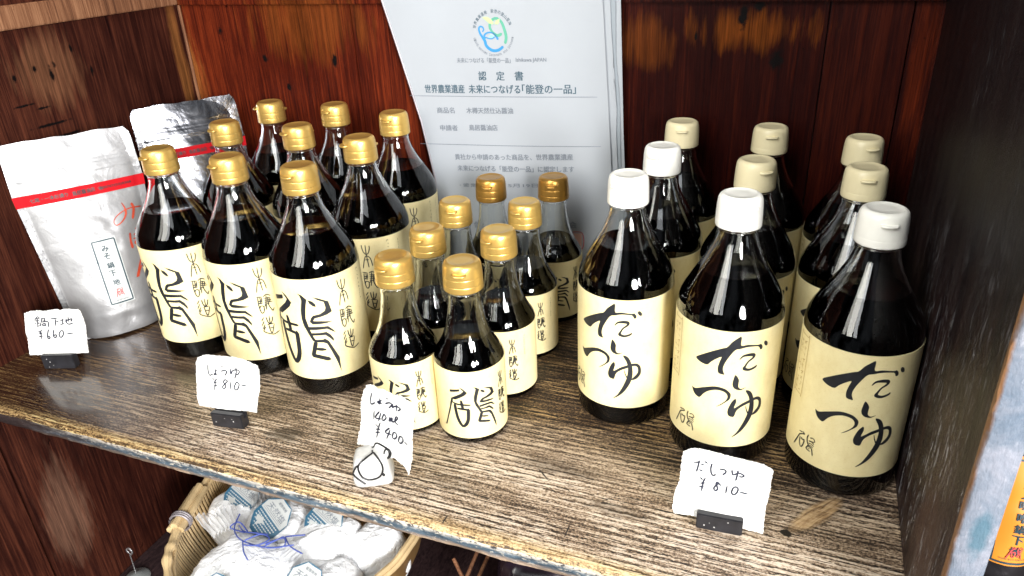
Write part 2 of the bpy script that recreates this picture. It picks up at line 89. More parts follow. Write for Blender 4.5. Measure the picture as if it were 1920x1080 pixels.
# ------------------------------------------------------------------ node helpers
class NT:
    def __init__(self, name):
        self.m = bpy.data.materials.new(name)
        self.m.use_nodes = True
        self.t = self.m.node_tree
        self.b = self.t.nodes['Principled BSDF']
        self.co = None

    def n(self, typ, **kw):
        o = self.t.nodes.new(typ)
        for k, v in kw.items():
            setattr(o, k, v)
        return o

    def link(self, a, b):
        self.t.links.new(a, b)

    def coord(self, scale=(1, 1, 1), loc=(0, 0, 0)):
        if self.co is None:
            self.co = self.n('ShaderNodeTexCoord').outputs['Object']
        mp = self.n('ShaderNodeMapping')
        mp.inputs['Scale'].default_value = scale
        mp.inputs['Location'].default_value = loc
        self.link(self.co, mp.inputs['Vector'])
        return mp.outputs['Vector']

    def noise(self, scale_v, sc=1.0, detail=5.0, rough=0.55, dist=0.0, loc=(0, 0, 0)):
        o = self.n('ShaderNodeTexNoise')
        o.inputs['Scale'].default_value = sc
        o.inputs['Detail'].default_value = detail
        o.inputs['Roughness'].default_value = rough
        o.inputs['Distortion'].default_value = dist
        self.link(self.coord(scale_v, loc), o.inputs['Vector'])
        return o.outputs['Fac']

    def ramp(self, fac, stops, interp='LINEAR'):
        o = self.n('ShaderNodeValToRGB')
        o.color_ramp.interpolation = interp
        e = o.color_ramp.elements
        while len(e) > 1:
            e.remove(e[-1])
        for i, (p, c) in enumerate(stops):
            if not isinstance(c, (tuple, list)):
                c = (c, c, c)
            x = e[0] if i == 0 else e.new(p)
            x.position = p
            x.color = (*c, 1)
        self.link(fac, o.inputs['Fac'])
        return o.outputs['Color']

    def mix(self, fac, a, b, mode='MIX'):
        o = self.n('ShaderNodeMix', data_type='RGBA', blend_type=mode)
        for sock, v in ((o.inputs[0], fac), (o.inputs[6], a), (o.inputs[7], b)):
            if hasattr(v, 'is_output'):
                self.link(v, sock)
            elif isinstance(v, (tuple, list)):
                sock.default_value = (*v, 1)
            else:
                sock.default_value = v
        return o.outputs[2]

    def math(self, op, a, b=0.0, clamp=False):
        o = self.n('ShaderNodeMath', operation=op, use_clamp=clamp)
        for sock, v in ((o.inputs[0], a), (o.inputs[1], b)):
            if hasattr(v, 'is_output'):
                self.link(v, sock)
            else:
                sock.default_value = v
        return o.outputs[0]

    def axis(self, i):
        if self.co is None:
            self.coord()
        o = self.n('ShaderNodeSeparateXYZ')
        self.link(self.co, o.inputs[0])
        return o.outputs[i]

    def spot(self, c, r, wob=0.35, sc=60.0, rot=0.0, edge=(0.45, 1.0)):
        """1 inside an irregular blotch centred on c with radii r, fading to 0"""
        if self.co is None:
            self.coord()
        mp = self.n('ShaderNodeMapping', vector_type='TEXTURE')
        mp.inputs['Location'].default_value = c
        mp.inputs['Rotation'].default_value = (0, 0, R_(rot))
        mp.inputs['Scale'].default_value = r
        self.link(self.co, mp.inputs['Vector'])
        ln = self.n('ShaderNodeVectorMath', operation='LENGTH')
        self.link(mp.outputs['Vector'], ln.inputs[0])
        nz = self.noise(sc if isinstance(sc, tuple) else (sc, sc, sc), 1.0, 5.0, 0.65)
        d = self.math('ADD', ln.outputs['Value'], self.math('MULTIPLY', self.math('SUBTRACT', nz, 0.5), wob * 4))
        return self.ramp(d, [(edge[0], 1.0), (edge[1], 0.0)])

    def bump(self, h, strength=0.3, dist=0.001):
        o = self.n('ShaderNodeBump')
        o.inputs['Strength'].default_value = strength
        o.inputs['Distance'].default_value = dist
        self.link(h, o.inputs['Height'])
        self.link(o.outputs['Normal'], self.b.inputs['Normal'])

    def set(self, **kw):
        for k, v in kw.items():
            s = self.b.inputs[k.replace('_', ' ')]
            if hasattr(v, 'is_output'):
                self.link(v, s)
            elif isinstance(v, (tuple, list)) and len(v) == 3:
                s.default_value = (*v, 1)
            else:
                s.default_value = v
        return self


def simple(name, col, rough=0.5, var=0.12, sc=40.0, **kw):
    t = NT(name)
    f = t.noise((sc, sc, sc), 1.0, 5)
    lo = tuple(c * (1 - var) for c in col)
    hi = tuple(min(1, c * (1 + var)) for c in col)
    t.set(Base_Color=t.ramp(f, [(0.3, lo), (0.7, hi)]), Roughness=rough, **kw)
    return t.m


# ------------------------------------------------------------------ materials
def mat_shelf():
    t = NT('weathered_shelf_wood')
    warp = t.noise((2.2, 9, 9), 1.0, 3)
    # grain lines run along x
    def rings(scale, dist, dsc, sx):
        o = t.n('ShaderNodeTexWave', wave_type='BANDS', bands_direction='Y', wave_profile='SAW')
        o.inputs['Scale'].default_value = scale
        o.inputs['Distortion'].default_value = dist
        o.inputs['Detail'].default_value = 1.5
        o.inputs['Detail Scale'].default_value = dsc
        o.inputs['Detail Roughness'].default_value = 0.55
        t.link(t.coord((sx, 1, 1)), o.inputs['Vector'])
        return o.outputs['Fac']
    w1 = rings(50, 5.0, 14.0, 0.10)
    w2 = rings(96, 4.0, 30.0, 0.12)
    g2 = t.noise((7, 430, 60), 1.0, 3, 0.65, 0.3)
    fib = t.noise((60, 800, 200), 1.0, 4, 0.75)
    fleck = t.noise((430, 620, 300), 1.0, 3, 0.75)
    band = t.noise((2.5, 26, 20), 1.0, 4, 0.6, 0.6)
    big = t.noise((3.2, 8, 5), 1.0, 4, 0.55, 0.6)
    patch = t.noise((11, 30, 20), 1.0, 5, 0.65, 0.4)
    fade = t.ramp(patch, [(0.40, 0.15), (0.58, 1.0)])          # rings show in places and are worn away in others
    g = t.math('MULTIPLY', t.math('SUBTRACT', t.math('ADD', t.math('MULTIPLY', w1, 0.31), t.math('MULTIPLY', w2, 0.18)), 0.245), fade)
    g = t.math('ADD', g, t.math('MULTIPLY', g2, 0.40))
    g = t.math('ADD', g, t.math('MULTIPLY', t.math('SUBTRACT', fib, 0.5), 0.30))
    g = t.math('ADD', g, t.math('MULTIPLY', t.math('SUBTRACT', fleck, 0.5), 0.56))
    g = t.math('ADD', g, t.math('MULTIPLY', t.math('SUBTRACT', band, 0.5), 0.22))
    g = t.math('ADD', g, t.math('MULTIPLY', t.math('SUBTRACT', patch, 0.5), 0.16))
    g = t.math('ADD', g, 0.345)
    g = t.math('ADD', t.math('MULTIPLY', t.math('SUBTRACT', g, 0.53), 1.35), 0.525)
    base = t.ramp(g, [(0.36, (0.010, 0.008, 0.009)), (0.44, (0.045, 0.030, 0.022)), (0.51, (0.17, 0.112, 0.074)),
                      (0.575, (0.38, 0.285, 0.200)), (0.71, (0.62, 0.525, 0.425))])
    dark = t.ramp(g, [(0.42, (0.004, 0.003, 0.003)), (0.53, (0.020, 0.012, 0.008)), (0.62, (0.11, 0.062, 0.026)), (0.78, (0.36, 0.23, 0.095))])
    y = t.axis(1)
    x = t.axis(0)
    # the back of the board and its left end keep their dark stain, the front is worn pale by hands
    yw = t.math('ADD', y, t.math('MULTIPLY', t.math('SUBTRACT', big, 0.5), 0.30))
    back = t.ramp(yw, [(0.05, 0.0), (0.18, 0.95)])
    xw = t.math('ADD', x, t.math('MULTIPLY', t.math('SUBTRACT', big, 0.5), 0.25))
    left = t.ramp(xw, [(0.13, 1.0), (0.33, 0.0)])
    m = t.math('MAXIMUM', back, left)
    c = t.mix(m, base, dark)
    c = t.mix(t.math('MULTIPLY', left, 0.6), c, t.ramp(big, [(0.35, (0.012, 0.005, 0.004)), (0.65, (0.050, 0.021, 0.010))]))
    # worn golden arris along the front
    ar = t.math('ADD', y, t.math('MULTIPLY', t.math('SUBTRACT', fib, 0.5), 0.02))
    c = t.mix(t.ramp(ar, [(0.004, 0.85), (0.016, 0.0)]), c, t.ramp(g, [(0.42, (0.05, 0.03, 0.015)), (0.56, (0.36, 0.23, 0.10)), (0.75, (0.550, 0.45, 0.223))]))
    # blotches, gouge and knot
    for cx, cy, rx, ry, a in ((0.395, 0.062, 0.022, 0.014, 0.75), (0.23, 0.115, 0.035, 0.016, 0.6), (0.66, 0.10, 0.05, 0.012, 0.5), (0.72, 0.065, 0.04, 0.01, 0.4), (0.58, 0.05, 0.03, 0.012, 0.35)):
        c = t.mix(t.math('MULTIPLY', t.spot((cx, cy, 0), (rx, ry, 1)), a), c, (0.022, 0.014, 0.010))
    c = t.mix(t.math('MULTIPLY', t.spot((0.870, 0.110, 0), (0.038, 0.0125, 1), 0.10, 70, 54, (0.70, 1.0)), 0.35), c, (0.018, 0.011, 0.007))
    kn = t.spot((0.872, 0.1125, 0), (0.034, 0.0098, 1), 0.10, 70, 54, (0.66, 0.98))
    kv = t.n('ShaderNodeMapping', vector_type='TEXTURE')
    kv.inputs['Rotation'].default_value = (0, 0, R_(54))
    kv.inputs['Scale'].default_value = (1 / 45, 1 / 420, 1)
    t.link(t.co, kv.inputs['Vector'])
    kgn = t.n('ShaderNodeTexNoise')
    kgn.inputs['Scale'].default_value = 1.0
    kgn.inputs['Detail'].default_value = 4.0
    kgn.inputs['Distortion'].default_value = 0.6
    t.link(kv.outputs['Vector'], kgn.inputs['Vector'])
    c = t.mix(t.math('MULTIPLY', kn, 0.72), c, t.ramp(kgn.outputs['Fac'], [(0.36, (0.10, 0.050, 0.020)), (0.46, (0.30, 0.18, 0.085)), (0.62, (0.50, 0.35, 0.19))]))
    c = t.mix(t.spot((0.850, 0.083, 0), (0.0050, 0.0045, 1), 0.30, 200, 0, (0.75, 0.95)), c, (0.008, 0.006, 0.006))
    for p_, r_, a_ in (((0.6896, 0.031, 0), (0.0009, 0.010, 1), 0), ((0.650, 0.087, 0), (0.0010, 0.012, 1), 48), ((0.592, 0.010, 0), (0.0009, 0.006, 1), 0)):
        c = t.mix(t.spot(p_, r_, 0.2, 300, a_), c, (0.012, 0.010, 0.012))
    rg = t.ramp(big, [(0.35, 0.36), (0.65, 0.56)])
    rg = t.mix(left, rg, (0.20, 0.20, 0.20))
    t.set(Base_Color=c, Roughness=rg, Coat_Weight=t.math('MULTIPLY', left, 0.9), Coat_Roughness=0.13)
    t.b.inputs['Specular IOR Level'].default_value = 0.32
    t.bump(g, 0.35, 0.0010)
    return t.m


def mat_edge():
    t = NT('painted_shelf_edge')
    n1 = t.noise((26, 90, 120), 1.0, 6, 0.7, 0.4)
    n2 = t.noise((140, 260, 300), 1.0, 4, 0.7)
    c = t.ramp(n1, [(0.34, (0.018, 0.025, 0.034)), (0.52, (0.055, 0.082, 0.108)), (0.70, (0.16, 0.20, 0.24))])
    c = t.mix(t.ramp(n2, [(0.57, 0.0), (0.66, 0.9)]), c, (0.46, 0.42, 0.36))
    z = t.axis(2)
    top = t.math('ADD', z, t.math('MULTIPLY', t.math('SUBTRACT', n1, 0.5), 0.010))
    crk = t.noise((160, 60, 260), 1.0, 3, 0.6, 1.0)
    c = t.mix(t.ramp(t.math('ADD', top, 0.5), [(0.4938, 0.0), (0.4952, 0.95)]), c, t.ramp(crk, [(0.40, (0.05, 0.04, 0.035)), (0.46, (0.50, 0.44, 0.36)), (0.7, (0.70, 0.66, 0.60))]))
    low = t.math('ADD', z, t.math('MULTIPLY', t.math('SUBTRACT', n1, 0.5), 0.012))
    c = t.mix(t.ramp(t.math('ADD', low, 0.05), [(0.035, 0.9), (0.0375, 0.0)]), c, (0.36, 0.25, 0.17))
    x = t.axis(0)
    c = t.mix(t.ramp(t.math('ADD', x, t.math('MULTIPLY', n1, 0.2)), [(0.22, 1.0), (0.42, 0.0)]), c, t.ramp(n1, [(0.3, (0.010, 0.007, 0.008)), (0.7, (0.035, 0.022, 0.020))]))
    t.set(Base_Color=c, Roughness=0.5)
    t.bump(t.math('ADD', n1, n2), 0.9, 0.002)
    return t.m


def mat_board(name, axis, light, mid, dark, orange=(), chips=(), rough=0.42, fine=1.0, seedloc=(0, 0, 0)):
    """stained board with vertical grain; axis: 'x' boards in the back wall, 'y' boards in the side walls"""
    t = NT(name)
    a = (1, 0.3, 0) if axis == 'x' else (0.3, 1, 0)

    def sc(h, v):
        return (h * a[0], h * a[1], v)
    g1 = t.noise(sc(150, 3.0), 1.0, 4, 0.6, 0.5, seedloc)
    g2 = t.noise(sc(420, 11), 1.0, 3, 0.6, 0.2, seedloc)
    big = t.noise(sc(7, 3.0), 1.0, 4, 0.6, 0.5, seedloc)
    nick = t.noise(sc(130, 55), 1.0, 5, 0.72, 0.6, seedloc)
    pore = t.noise(sc(900, 26), 1.0, 3, 0.7, 0.0, seedloc)
    g = t.math('ADD', t.math('MULTIPLY', g1, 0.36), t.math('ADD', t.math('MULTIPLY', g2, 0.34), t.math('MULTIPLY', big, 0.32)))
    g = t.math('ADD', g, t.math('MULTIPLY', t.math('SUBTRACT', pore, 0.5), 0.30))
    c = t.ramp(g, [(0.36, dark), (0.50, mid), (0.66, light)])
    if axis == 'x':     # darker to the right: shade of the right wall put into the colour
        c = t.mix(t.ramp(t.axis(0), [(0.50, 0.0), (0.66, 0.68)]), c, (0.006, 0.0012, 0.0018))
    for (p, r, s, col) in orange:
        m = t.math('MULTIPLY', t.spot(p, r, 0.62, (70, 70, 9)), s)
        hi = t.ramp(g, [(0.38, tuple(q * 0.25 for q in col)), (0.62, col)])
        c = t.mix(m, c, hi)
    c = t.mix(t.ramp(nick, [(0.27, 0.9), (0.33, 0.0)]), c, tuple(q * 0.25 for q in dark))
    for (p, r) in chips:
        c = t.mix(t.spot(p, r, 0.55, 120), c, (0.004, 0.003, 0.003))
    t.set(Base_Color=c, Roughness=t.ramp(big, [(0.3, rough - 0.08), (0.7, rough + 0.12)]))
    t.b.inputs['Specular IOR Level'].default_value = 0.06
    t.bump(t.math('ADD', g, t.math('MULTIPLY', nick, 0.35)), 0.6, 0.0016)
    return t.m


def mat_scuffed():
    t = NT('black_scuffed_wood')
    big = t.noise((1, 6, 4), 1.0, 4)
    st = t.noise((1, 300, 48), 1.0, 5, 0.75, 0.8)
    st2 = t.noise((1, 60, 14), 1.0, 5, 0.7, 0.8)
    cl = t.noise((1, 26, 9), 1.0, 4, 0.6, 0.5, (0, 3.1, 0))
    pit = t.noise((200, 500, 260), 1.0, 3, 0.7)
    g = t.noise((1, 60, 4), 1.0, 4)
    c = t.ramp(g, [(0.35, (0.009, 0.005, 0.006)), (0.65, (0.034, 0.019, 0.017))])
    z, y = t.axis(2), t.axis(1)
    c = t.mix(t.ramp(z, [(0.14, 0.0), (0.26, 0.75)]), c, (0.0035, 0.0025, 0.0035))
    c = t.mix(t.math('MULTIPLY', t.spot((0.932, 0.04, 0.06), (1, 0.05, 0.10), 0.3, 25), 0.8), c, (0.075, 0.045, 0.035))
    low = t.ramp(z, [(0.06, 0.9), (0.25, 0.10)])
    nearf = t.ramp(y, [(0.20, 1.0), (0.30, 0.25)])
    s = t.math('MULTIPLY', t.ramp(st, [(0.56, 0.0), (0.64, 1.0)]), t.ramp(cl, [(0.46, 0.0), (0.57, 1.0)]))
    s = t.math('MULTIPLY', t.math('MULTIPLY', s, low), nearf)
    c = t.mix(s, c, (0.60, 0.61, 0.66))
    s2 = t.math('MULTIPLY', t.math('MULTIPLY', t.ramp(st2, [(0.54, 0.0), (0.72, 0.28)]), low), nearf)
    c = t.mix(s2, c, (0.20, 0.20, 0.20))
    t.set(Base_Color=c, Roughness=t.ramp(big, [(0.3, 0.30), (0.7, 0.5)]))
    t.b.inputs['Specular IOR Level'].default_value = 0.14
    t.bump(t.math('ADD', t.math('MULTIPLY', st, 0.5), t.math('ADD', st2, t.math('MULTIPLY', pit, 0.5))), 0.7, 0.002)
    return t.m


def mat_bleached():
    t = NT('bleached_board_edge')
    n1 = t.noise((20, 30, 26), 1.0, 5, 0.65, 0.5)
    n2 = t.noise((160, 160, 55), 1.0, 4, 0.7)
    c = t.ramp(n1, [(0.32, (0.07, 0.105, 0.15)), (0.52, (0.15, 0.17, 0.21)), (0.7, (0.26, 0.26, 0.30))])
    c = t.mix(t.ramp(n2, [(0.58, 0.0), (0.68, 0.5)]), c, (0.36, 0.36, 0.40))
    c = t.mix(t.math('MULTIPLY', t.spot((0.943, -0.016, 0.12), (0.006, 1, 0.020), 0.3, 100), 0.85), c, (0.05, 0.11, 0.15))
    x = t.axis(0)
    ed = t.math('ADD', x, t.math('MULTIPLY', t.math('SUBTRACT', n1, 0.5), 0.006))
    c = t.mix(t.ramp(t.math('MULTIPLY', t.math('SUBTRACT', ed, 0.93), 50), [(0.10, 1.0), (0.19, 0.0)]), c, (0.16, 0.075, 0.03))
    t.set(Base_Color=c, Roughness=0.55)
    t.bump(t.math('ADD', n1, n2), 0.8, 0.0015)
    return t.m


def mat_label():
    t = NT('cream_label_paper')
    f = t.noise((55, 55, 40), 1.0, 6, 0.7)
    fl = t.noise((700, 700, 1500), 1.0, 3, 0.65)
    cr = t.noise((40, 40, 14), 1.0, 3, 0.5)
    c = t.ramp(f, [(0.25, (0.71, 0.60, 0.315)), (0.75, (0.83, 0.745, 0.44))])
    c = t.mix(t.ramp(fl, [(0.58, 0.0), (0.72, 0.35)]), c, (0.48, 0.34, 0.15))
    oi = t.n('ShaderNodeObjectInfo')
    c = t.mix(t.math('MULTIPLY', oi.outputs['Random'], 0.09), c, (0.56, 0.43, 0.19))
    t.set(Base_Color=c, Roughness=0.62)
    t.b.inputs['Specular IOR Level'].default_value = 0.3
    t.bump(t.math('ADD', cr, t.math('MULTIPLY', fl, 0.10)), 0.25, 0.002)
    return t.m


def mat_glass():
    t = NT('clear_bottle_glass')
    t.set(Base_Color=(0.97, 0.985, 0.98), Roughness=0.0, IOR=1.5, Transmission_Weight=1.0)
    v = t.noise((90, 90, 30), 1.0, 2, 0.5)
    t.bump(v, 0.05, 0.001)
    return t.m


def mat_cap(name, col, metallic, rough, coat=0.0):
    t = NT(name)
    f = t.noise((70, 70, 25), 1.0, 4)
    t.set(Base_Color=t.ramp(f, [(0.3, tuple(c * 0.92 for c in col)), (0.7, col)]), Metallic=metallic,
          Roughness=t.ramp(f, [(0.3, rough - 0.03), (0.7, rough + 0.05)]), Coat_Weight=coat, Coat_Roughness=0.15)
    t.bump(t.noise((300, 300, 40), 1.0, 3), 0.015, 0.0004)
    return t.m


def mat_foil(name, col, rough, metal=0.75):
    t = NT(name)
    n1 = t.noise((28, 28, 34), 1.0, 4, 0.5, 0.8)
    n2 = t.noise((120, 120, 120), 1.0, 3)
    t.set(Base_Color=col, Metallic=metal, Roughness=t.ramp(n1, [(0.3, rough - 0.05), (0.7, rough + 0.1)]))
    t.bump(t.math('ADD', n1, t.math('MULTIPLY', n2, 0.18)), 0.35, 0.004)
    return t.m


def mat_plastic():
    t = NT('salt_bag')
    n1 = t.noise((45, 45, 45), 1.0, 4, 0.55, 1.2)
    n2 = t.noise((130, 130, 130), 1.0, 3, 0.6, 1.0)
    t.set(Base_Color=t.ramp(n1, [(0.3, (0.84, 0.86, 0.89)), (0.6, (0.93, 0.93, 0.94))]), Roughness=0.24)
    t.bump(t.math('ADD', n1, t.math('MULTIPLY', n2, 0.3)), 0.8, 0.006)
    return t.m


MAT = dict(
    shelf=mat_shelf(), edge=mat_edge(),
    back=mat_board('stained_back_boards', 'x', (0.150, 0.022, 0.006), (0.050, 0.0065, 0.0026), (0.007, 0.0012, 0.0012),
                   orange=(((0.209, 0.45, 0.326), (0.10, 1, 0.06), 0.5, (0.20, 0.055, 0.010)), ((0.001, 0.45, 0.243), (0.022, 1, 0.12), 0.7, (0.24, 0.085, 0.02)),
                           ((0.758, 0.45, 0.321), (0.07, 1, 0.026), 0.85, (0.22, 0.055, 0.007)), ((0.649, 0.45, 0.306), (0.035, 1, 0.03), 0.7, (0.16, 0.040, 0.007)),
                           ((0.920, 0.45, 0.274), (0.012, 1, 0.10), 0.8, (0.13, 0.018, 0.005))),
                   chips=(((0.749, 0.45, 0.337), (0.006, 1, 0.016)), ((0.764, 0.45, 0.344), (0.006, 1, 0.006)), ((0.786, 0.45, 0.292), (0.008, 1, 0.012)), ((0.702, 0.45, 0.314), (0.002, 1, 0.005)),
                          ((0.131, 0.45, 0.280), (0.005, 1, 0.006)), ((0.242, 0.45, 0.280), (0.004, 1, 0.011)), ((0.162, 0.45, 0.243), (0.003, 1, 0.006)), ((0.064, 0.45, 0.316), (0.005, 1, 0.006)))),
    left=mat_board('stained_side_boards', 'y', (0.088, 0.026, 0.014), (0.028, 0.0075, 0.005), (0.005, 0.0016, 0.0018),
                   orange=(((0, 0.435, 0.28), (1, 0.012, 0.12), 0.8, (0.26, 0.10, 0.03)), ((0, 0.235, 0.30), (1, 0.05, 0.05), 0.45, (0.22, 0.10, 0.05)), ((0, 0.07, -0.22), (1, 0.035, 0.09), 0.5, (0.22, 0.12, 0.08))),
                   chips=(((0, 0.236, 0.296), (1, 0.003, 0.010)), ((0, 0.243, 0.306), (1, 0.003, 0.004)), ((0, 0.217, 0.305), (1, 0.003, 0.005)), ((0, 0.27, 0.32), (1, 0.0025, 0.005)), ((0, 0.29, 0.29), (1, 0.003, 0.008)),
                          ((0, 0.218, 0.242), (1, 0.032, 0.0022)), ((0, 0.190, 0.269), (1, 0.014, 0.0016)), ((0, 0.213, 0.262), (1, 0.010, 0.0015)), ((0, 0.235, 0.226), (1, 0.022, 0.0020)), ((0, 0.19, 0.30), (1, 0.003, 0.006)), ((0, 0.16, -0.17), (1, 0.012, 0.012)))),
    cleat=mat_board('worn_cleat_wood', 'y', (0.30, 0.15, 0.08), (0.16, 0.070, 0.036), (0.05, 0.022, 0.014), rough=0.5),
    scuff=mat_scuffed(), bleach=mat_bleached(),
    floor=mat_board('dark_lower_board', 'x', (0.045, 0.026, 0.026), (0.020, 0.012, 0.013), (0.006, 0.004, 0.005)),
    label=mat_label(), glass=mat_glass(),
    liquid=simple('soy_sauce', (0.0030, 0.0018, 0.0015), 0.05, 0.1, Specular_IOR_Level=0.08),
    ink=simple('black_ink', (0.010, 0.012, 0.016), 0.5, 0.3, 200.0),
    brown_ink=simple('brown_ink', (0.42, 0.30, 0.12), 0.6),
    gold=mat_cap('gold_cap_plastic', (0.70, 0.455, 0.125), 0.70, 0.32, 0.1),
    shaded_gold=mat_cap('shaded_gold_cap_plastic', (0.46, 0.25, 0.055), 0.75, 0.30),  # gold cap again, its colour darkened for the shade at the back
    white=mat_cap('white_cap_plastic', (0.86, 0.85, 0.79), 0.0, 0.35),
    cream=mat_cap('cream_cap_plastic', (0.74, 0.655, 0.42), 0.0, 0.35),
    card=simple('torn_white_card', (0.64, 0.64, 0.625), 0.85, 0.03, 120.0),
    pen=simple('felt_pen_ink', (0.012, 0.014, 0.03), 0.6, 0.3, 200.0),
    block=simple('black_wood_block', (0.014, 0.014, 0.017), 0.35, 0.4, 90.0),
    stone=simple('white_stone', (0.44, 0.435, 0.42), 0.6, 0.22, 90.0),
    wire=simple('black_wire', (0.02, 0.02, 0.022), 0.35, 0.2, Metallic=0.6),
    foil=mat_foil('silver_foil', (0.37, 0.37, 0.38), 0.40, 0.55), foil_dark=mat_foil('grey_foil', (0.42, 0.43, 0.47), 0.20, 1.0),
    foil_black=mat_foil('dark_foil', (0.05, 0.045, 0.05), 0.3),
    red=simple('red_band_paper', (0.40, 0.004, 0.009), 0.75, 0.08, Specular_IOR_Level=0.15),
    sticker=simple('white_sticker', (0.44, 0.455, 0.45), 0.5, 0.03),
    navy=simple('navy_print', (0.012, 0.035, 0.05), 0.5, 0.1), redink=simple('red_print', (0.45, 0.05, 0.05), 0.6, 0.1),
    orange=simple('orange_sticker', (0.55, 0.20, 0.015), 0.5, 0.06),
    brushred=simple('orange_brush_ink', (0.40, 0.05, 0.02), 0.5, 0.3, 90.0),
    paper=simple('office_paper', (0.33, 0.352, 0.382), 0.55, 0.02, 20.0), paper2=simple('under_paper', (0.25, 0.28, 0.31), 0.6, 0.03, 20.0),
    grey_ink=simple('grey_print', (0.15, 0.17, 0.20), 0.6, 0.05), teal_ink=simple('slate_print', (0.04, 0.08, 0.11), 0.6, 0.05),
    green=simple('green_print', (0.09, 0.33, 0.23), 0.6, 0.05), lime=simple('lime_print', (0.42, 0.58, 0.26), 0.6, 0.05), blue=simple('blue_print', (0.03, 0.22, 0.46), 0.6, 0.05),
    stampred=simple('stamp_print', (0.60, 0.36, 0.30), 0.6, 0.1),
    bamboo=simple('pale_bamboo', (0.56, 0.41, 0.22), 0.45, 0.25, 30.0), bamboo2=simple('tan_bamboo', (0.20, 0.11, 0.038), 0.5, 0.3, 50.0),
    plastic=mat_plastic(),
    salt_blue=simple('blue_label_print', (0.025, 0.10, 0.17), 0.5, 0.1), string=simple('blue_string', (0.055, 0.085, 0.33), 0.7, 0.1),
    steel=simple('dull_steel', (0.26, 0.235, 0.25), 0.4, 0.2, Metallic=0.3),
    skyblue=simple('pale_blue_card', (0.42, 0.60, 0.72), 0.6, 0.05), purple=simple('dark_purple_film', (0.030, 0.018, 0.030), 0.25, 0.3),
)
tfilm = NT('crinkled_clear_film')
tfilm.set(Base_Color=(0.95, 0.96, 0.98), Roughness=0.18, Alpha=0.42)
tfilm.bump(tfilm.noise((90, 90, 90), 1.0, 4, 0.6, 0.8), 0.6, 0.003)
MAT['film'] = tfilm.m
tg = NT('clear_acrylic')
tg.set(Base_Color=(0.85, 0.9, 0.9), Roughness=0.08, IOR=1.45, Transmission_Weight=0.85)
MAT['acrylic'] = tg.m


# ------------------------------------------------------------------ mesh helpers
class MB:
    """collects polygons for one mesh object; each add_* may name its own material slot"""

    def __init__(self):
        self.v, self.f, self.mi = [], [], []

    def add(self, verts, faces, mi=0):
        o = len(self.v)
        self.v += [tuple(p) for p in verts]
        self.f += [tuple(i + o for i in f) for f in faces]
        self.mi += [mi] * len(faces)

    def grid(self, P, mi=0, close_u=False, flip=False):
        nu, nv = len(P), len(P[0])
        vs = [p for row in P for p in row]
        fs = []
        for i in range(nu if close_u else nu - 1):
            for j in range(nv - 1):
                q = (i * nv + j, ((i + 1) % nu) * nv + j, ((i + 1) % nu) * nv + j + 1, i * nv + j + 1)
                fs.append(q[::-1] if flip else q)
        self.add(vs, fs, mi)

    def box(self, lo, hi, mi=0, rot=None, bevel=0.0):
        bm = bmesh.new()
        bmesh.ops.create_cube(bm, size=1)
        for v in bm.verts:
            v.co = Vector([(lo[k] + hi[k]) / 2 + v.co[k] * (hi[k] - lo[k]) for k in range(3)])
        if bevel:
            bmesh.ops.bevel(bm, geom=list(bm.edges), offset=bevel, segments=2, affect='EDGES')
        if rot is not None:
            for v in bm.verts:
                v.co = rot @ v.co
        bm.verts.index_update()
        self.add([v.co[:] for v in bm.verts], [[v.index for v in f.verts] for f in bm.faces], mi)
        bm.free()

    def lathe(self, prof, n=48, mi=0, flip=False, cap0=True, cap1=True):
        P = []
        for k in range(n):
            a = 2 * math.pi * k / n
            P.append([(r * math.cos(a), r * math.sin(a), z) for r, z in prof])
        self.grid(P, mi, True, flip)
        o = len(self.v) - n * len(prof)
        m = len(prof)
        if cap0:
            f = [o + k * m for k in range(n)]
            self.f.append(tuple(f[::-1] if not flip else f))
            self.mi.append(mi)
        if cap1:
            f = [o + k * m + m - 1 for k in range(n)]
            self.f.append(tuple(f if not flip else f[::-1]))
            self.mi.append(mi)

    def tube(self, pts, r, n=8, mi=0, closed=False):
        pts = [Vector(p) for p in pts]
        rr = r if isinstance(r, (list, tuple)) else [r] * len(pts)
        rows = []
        up = Vector((0.31, 0.17, 0.93))
        m = len(pts)
        for i in range(m):
            a = pts[(i - 1) % m] if closed or i else pts[0]
            b = pts[(i + 1) % m] if closed or i < m - 1 else pts[-1]
            t = (b - a).normalized()
            s = t.cross(up)
            if s.length < 1e-4:
                s = t.cross(Vector((1, 0, 0)))
            s.normalize()
            q = s.cross(t)
            rows.append([pts[i] + rr[i] * (math.cos(2 * math.pi * k / n) * s + math.sin(2 * math.pi * k / n) * q) for k in range(n + 1)])
        self.grid(rows, mi, closed)
        if not closed:
            for row in (rows[0], rows[-1]):
                self.add(row[:-1], [tuple(range(n))], mi)

    def mesh(self, name, mats, smooth=True, ang=40):
        me = bpy.data.meshes.new(name)
        me.from_pydata(self.v, [], self.f)
        for m in (mats if isinstance(mats, (list, tuple)) else [mats]):
            me.materials.append(MAT[m] if isinstance(m, str) else m)
        me.polygons.foreach_set('material_index', self.mi)
        me.validate()
        if smooth:
            me.polygons.foreach_set('use_smooth', [True] * len(me.polygons))
            try:
                me.set_sharp_from_angle(angle=R_(ang))
            except Exception:
                pass
        me.update()
        return me

    def build(self, name, mats, parent=None, smooth=True, ang=40):
        return link(name, self.mesh(name, mats, smooth, ang), parent)


def link(name, me, parent=None):
    o = bpy.data.objects.new(name, me)
    COL.objects.link(o)
    if parent is not None:
        o.parent = parent
    return o


def tag(o, label=None, cat=None, group=None, kind=None):
    if label: o['label'] = label
    if cat: o['category'] = cat
    if group: o['group'] = group
    if kind: o['kind'] = kind
    return o


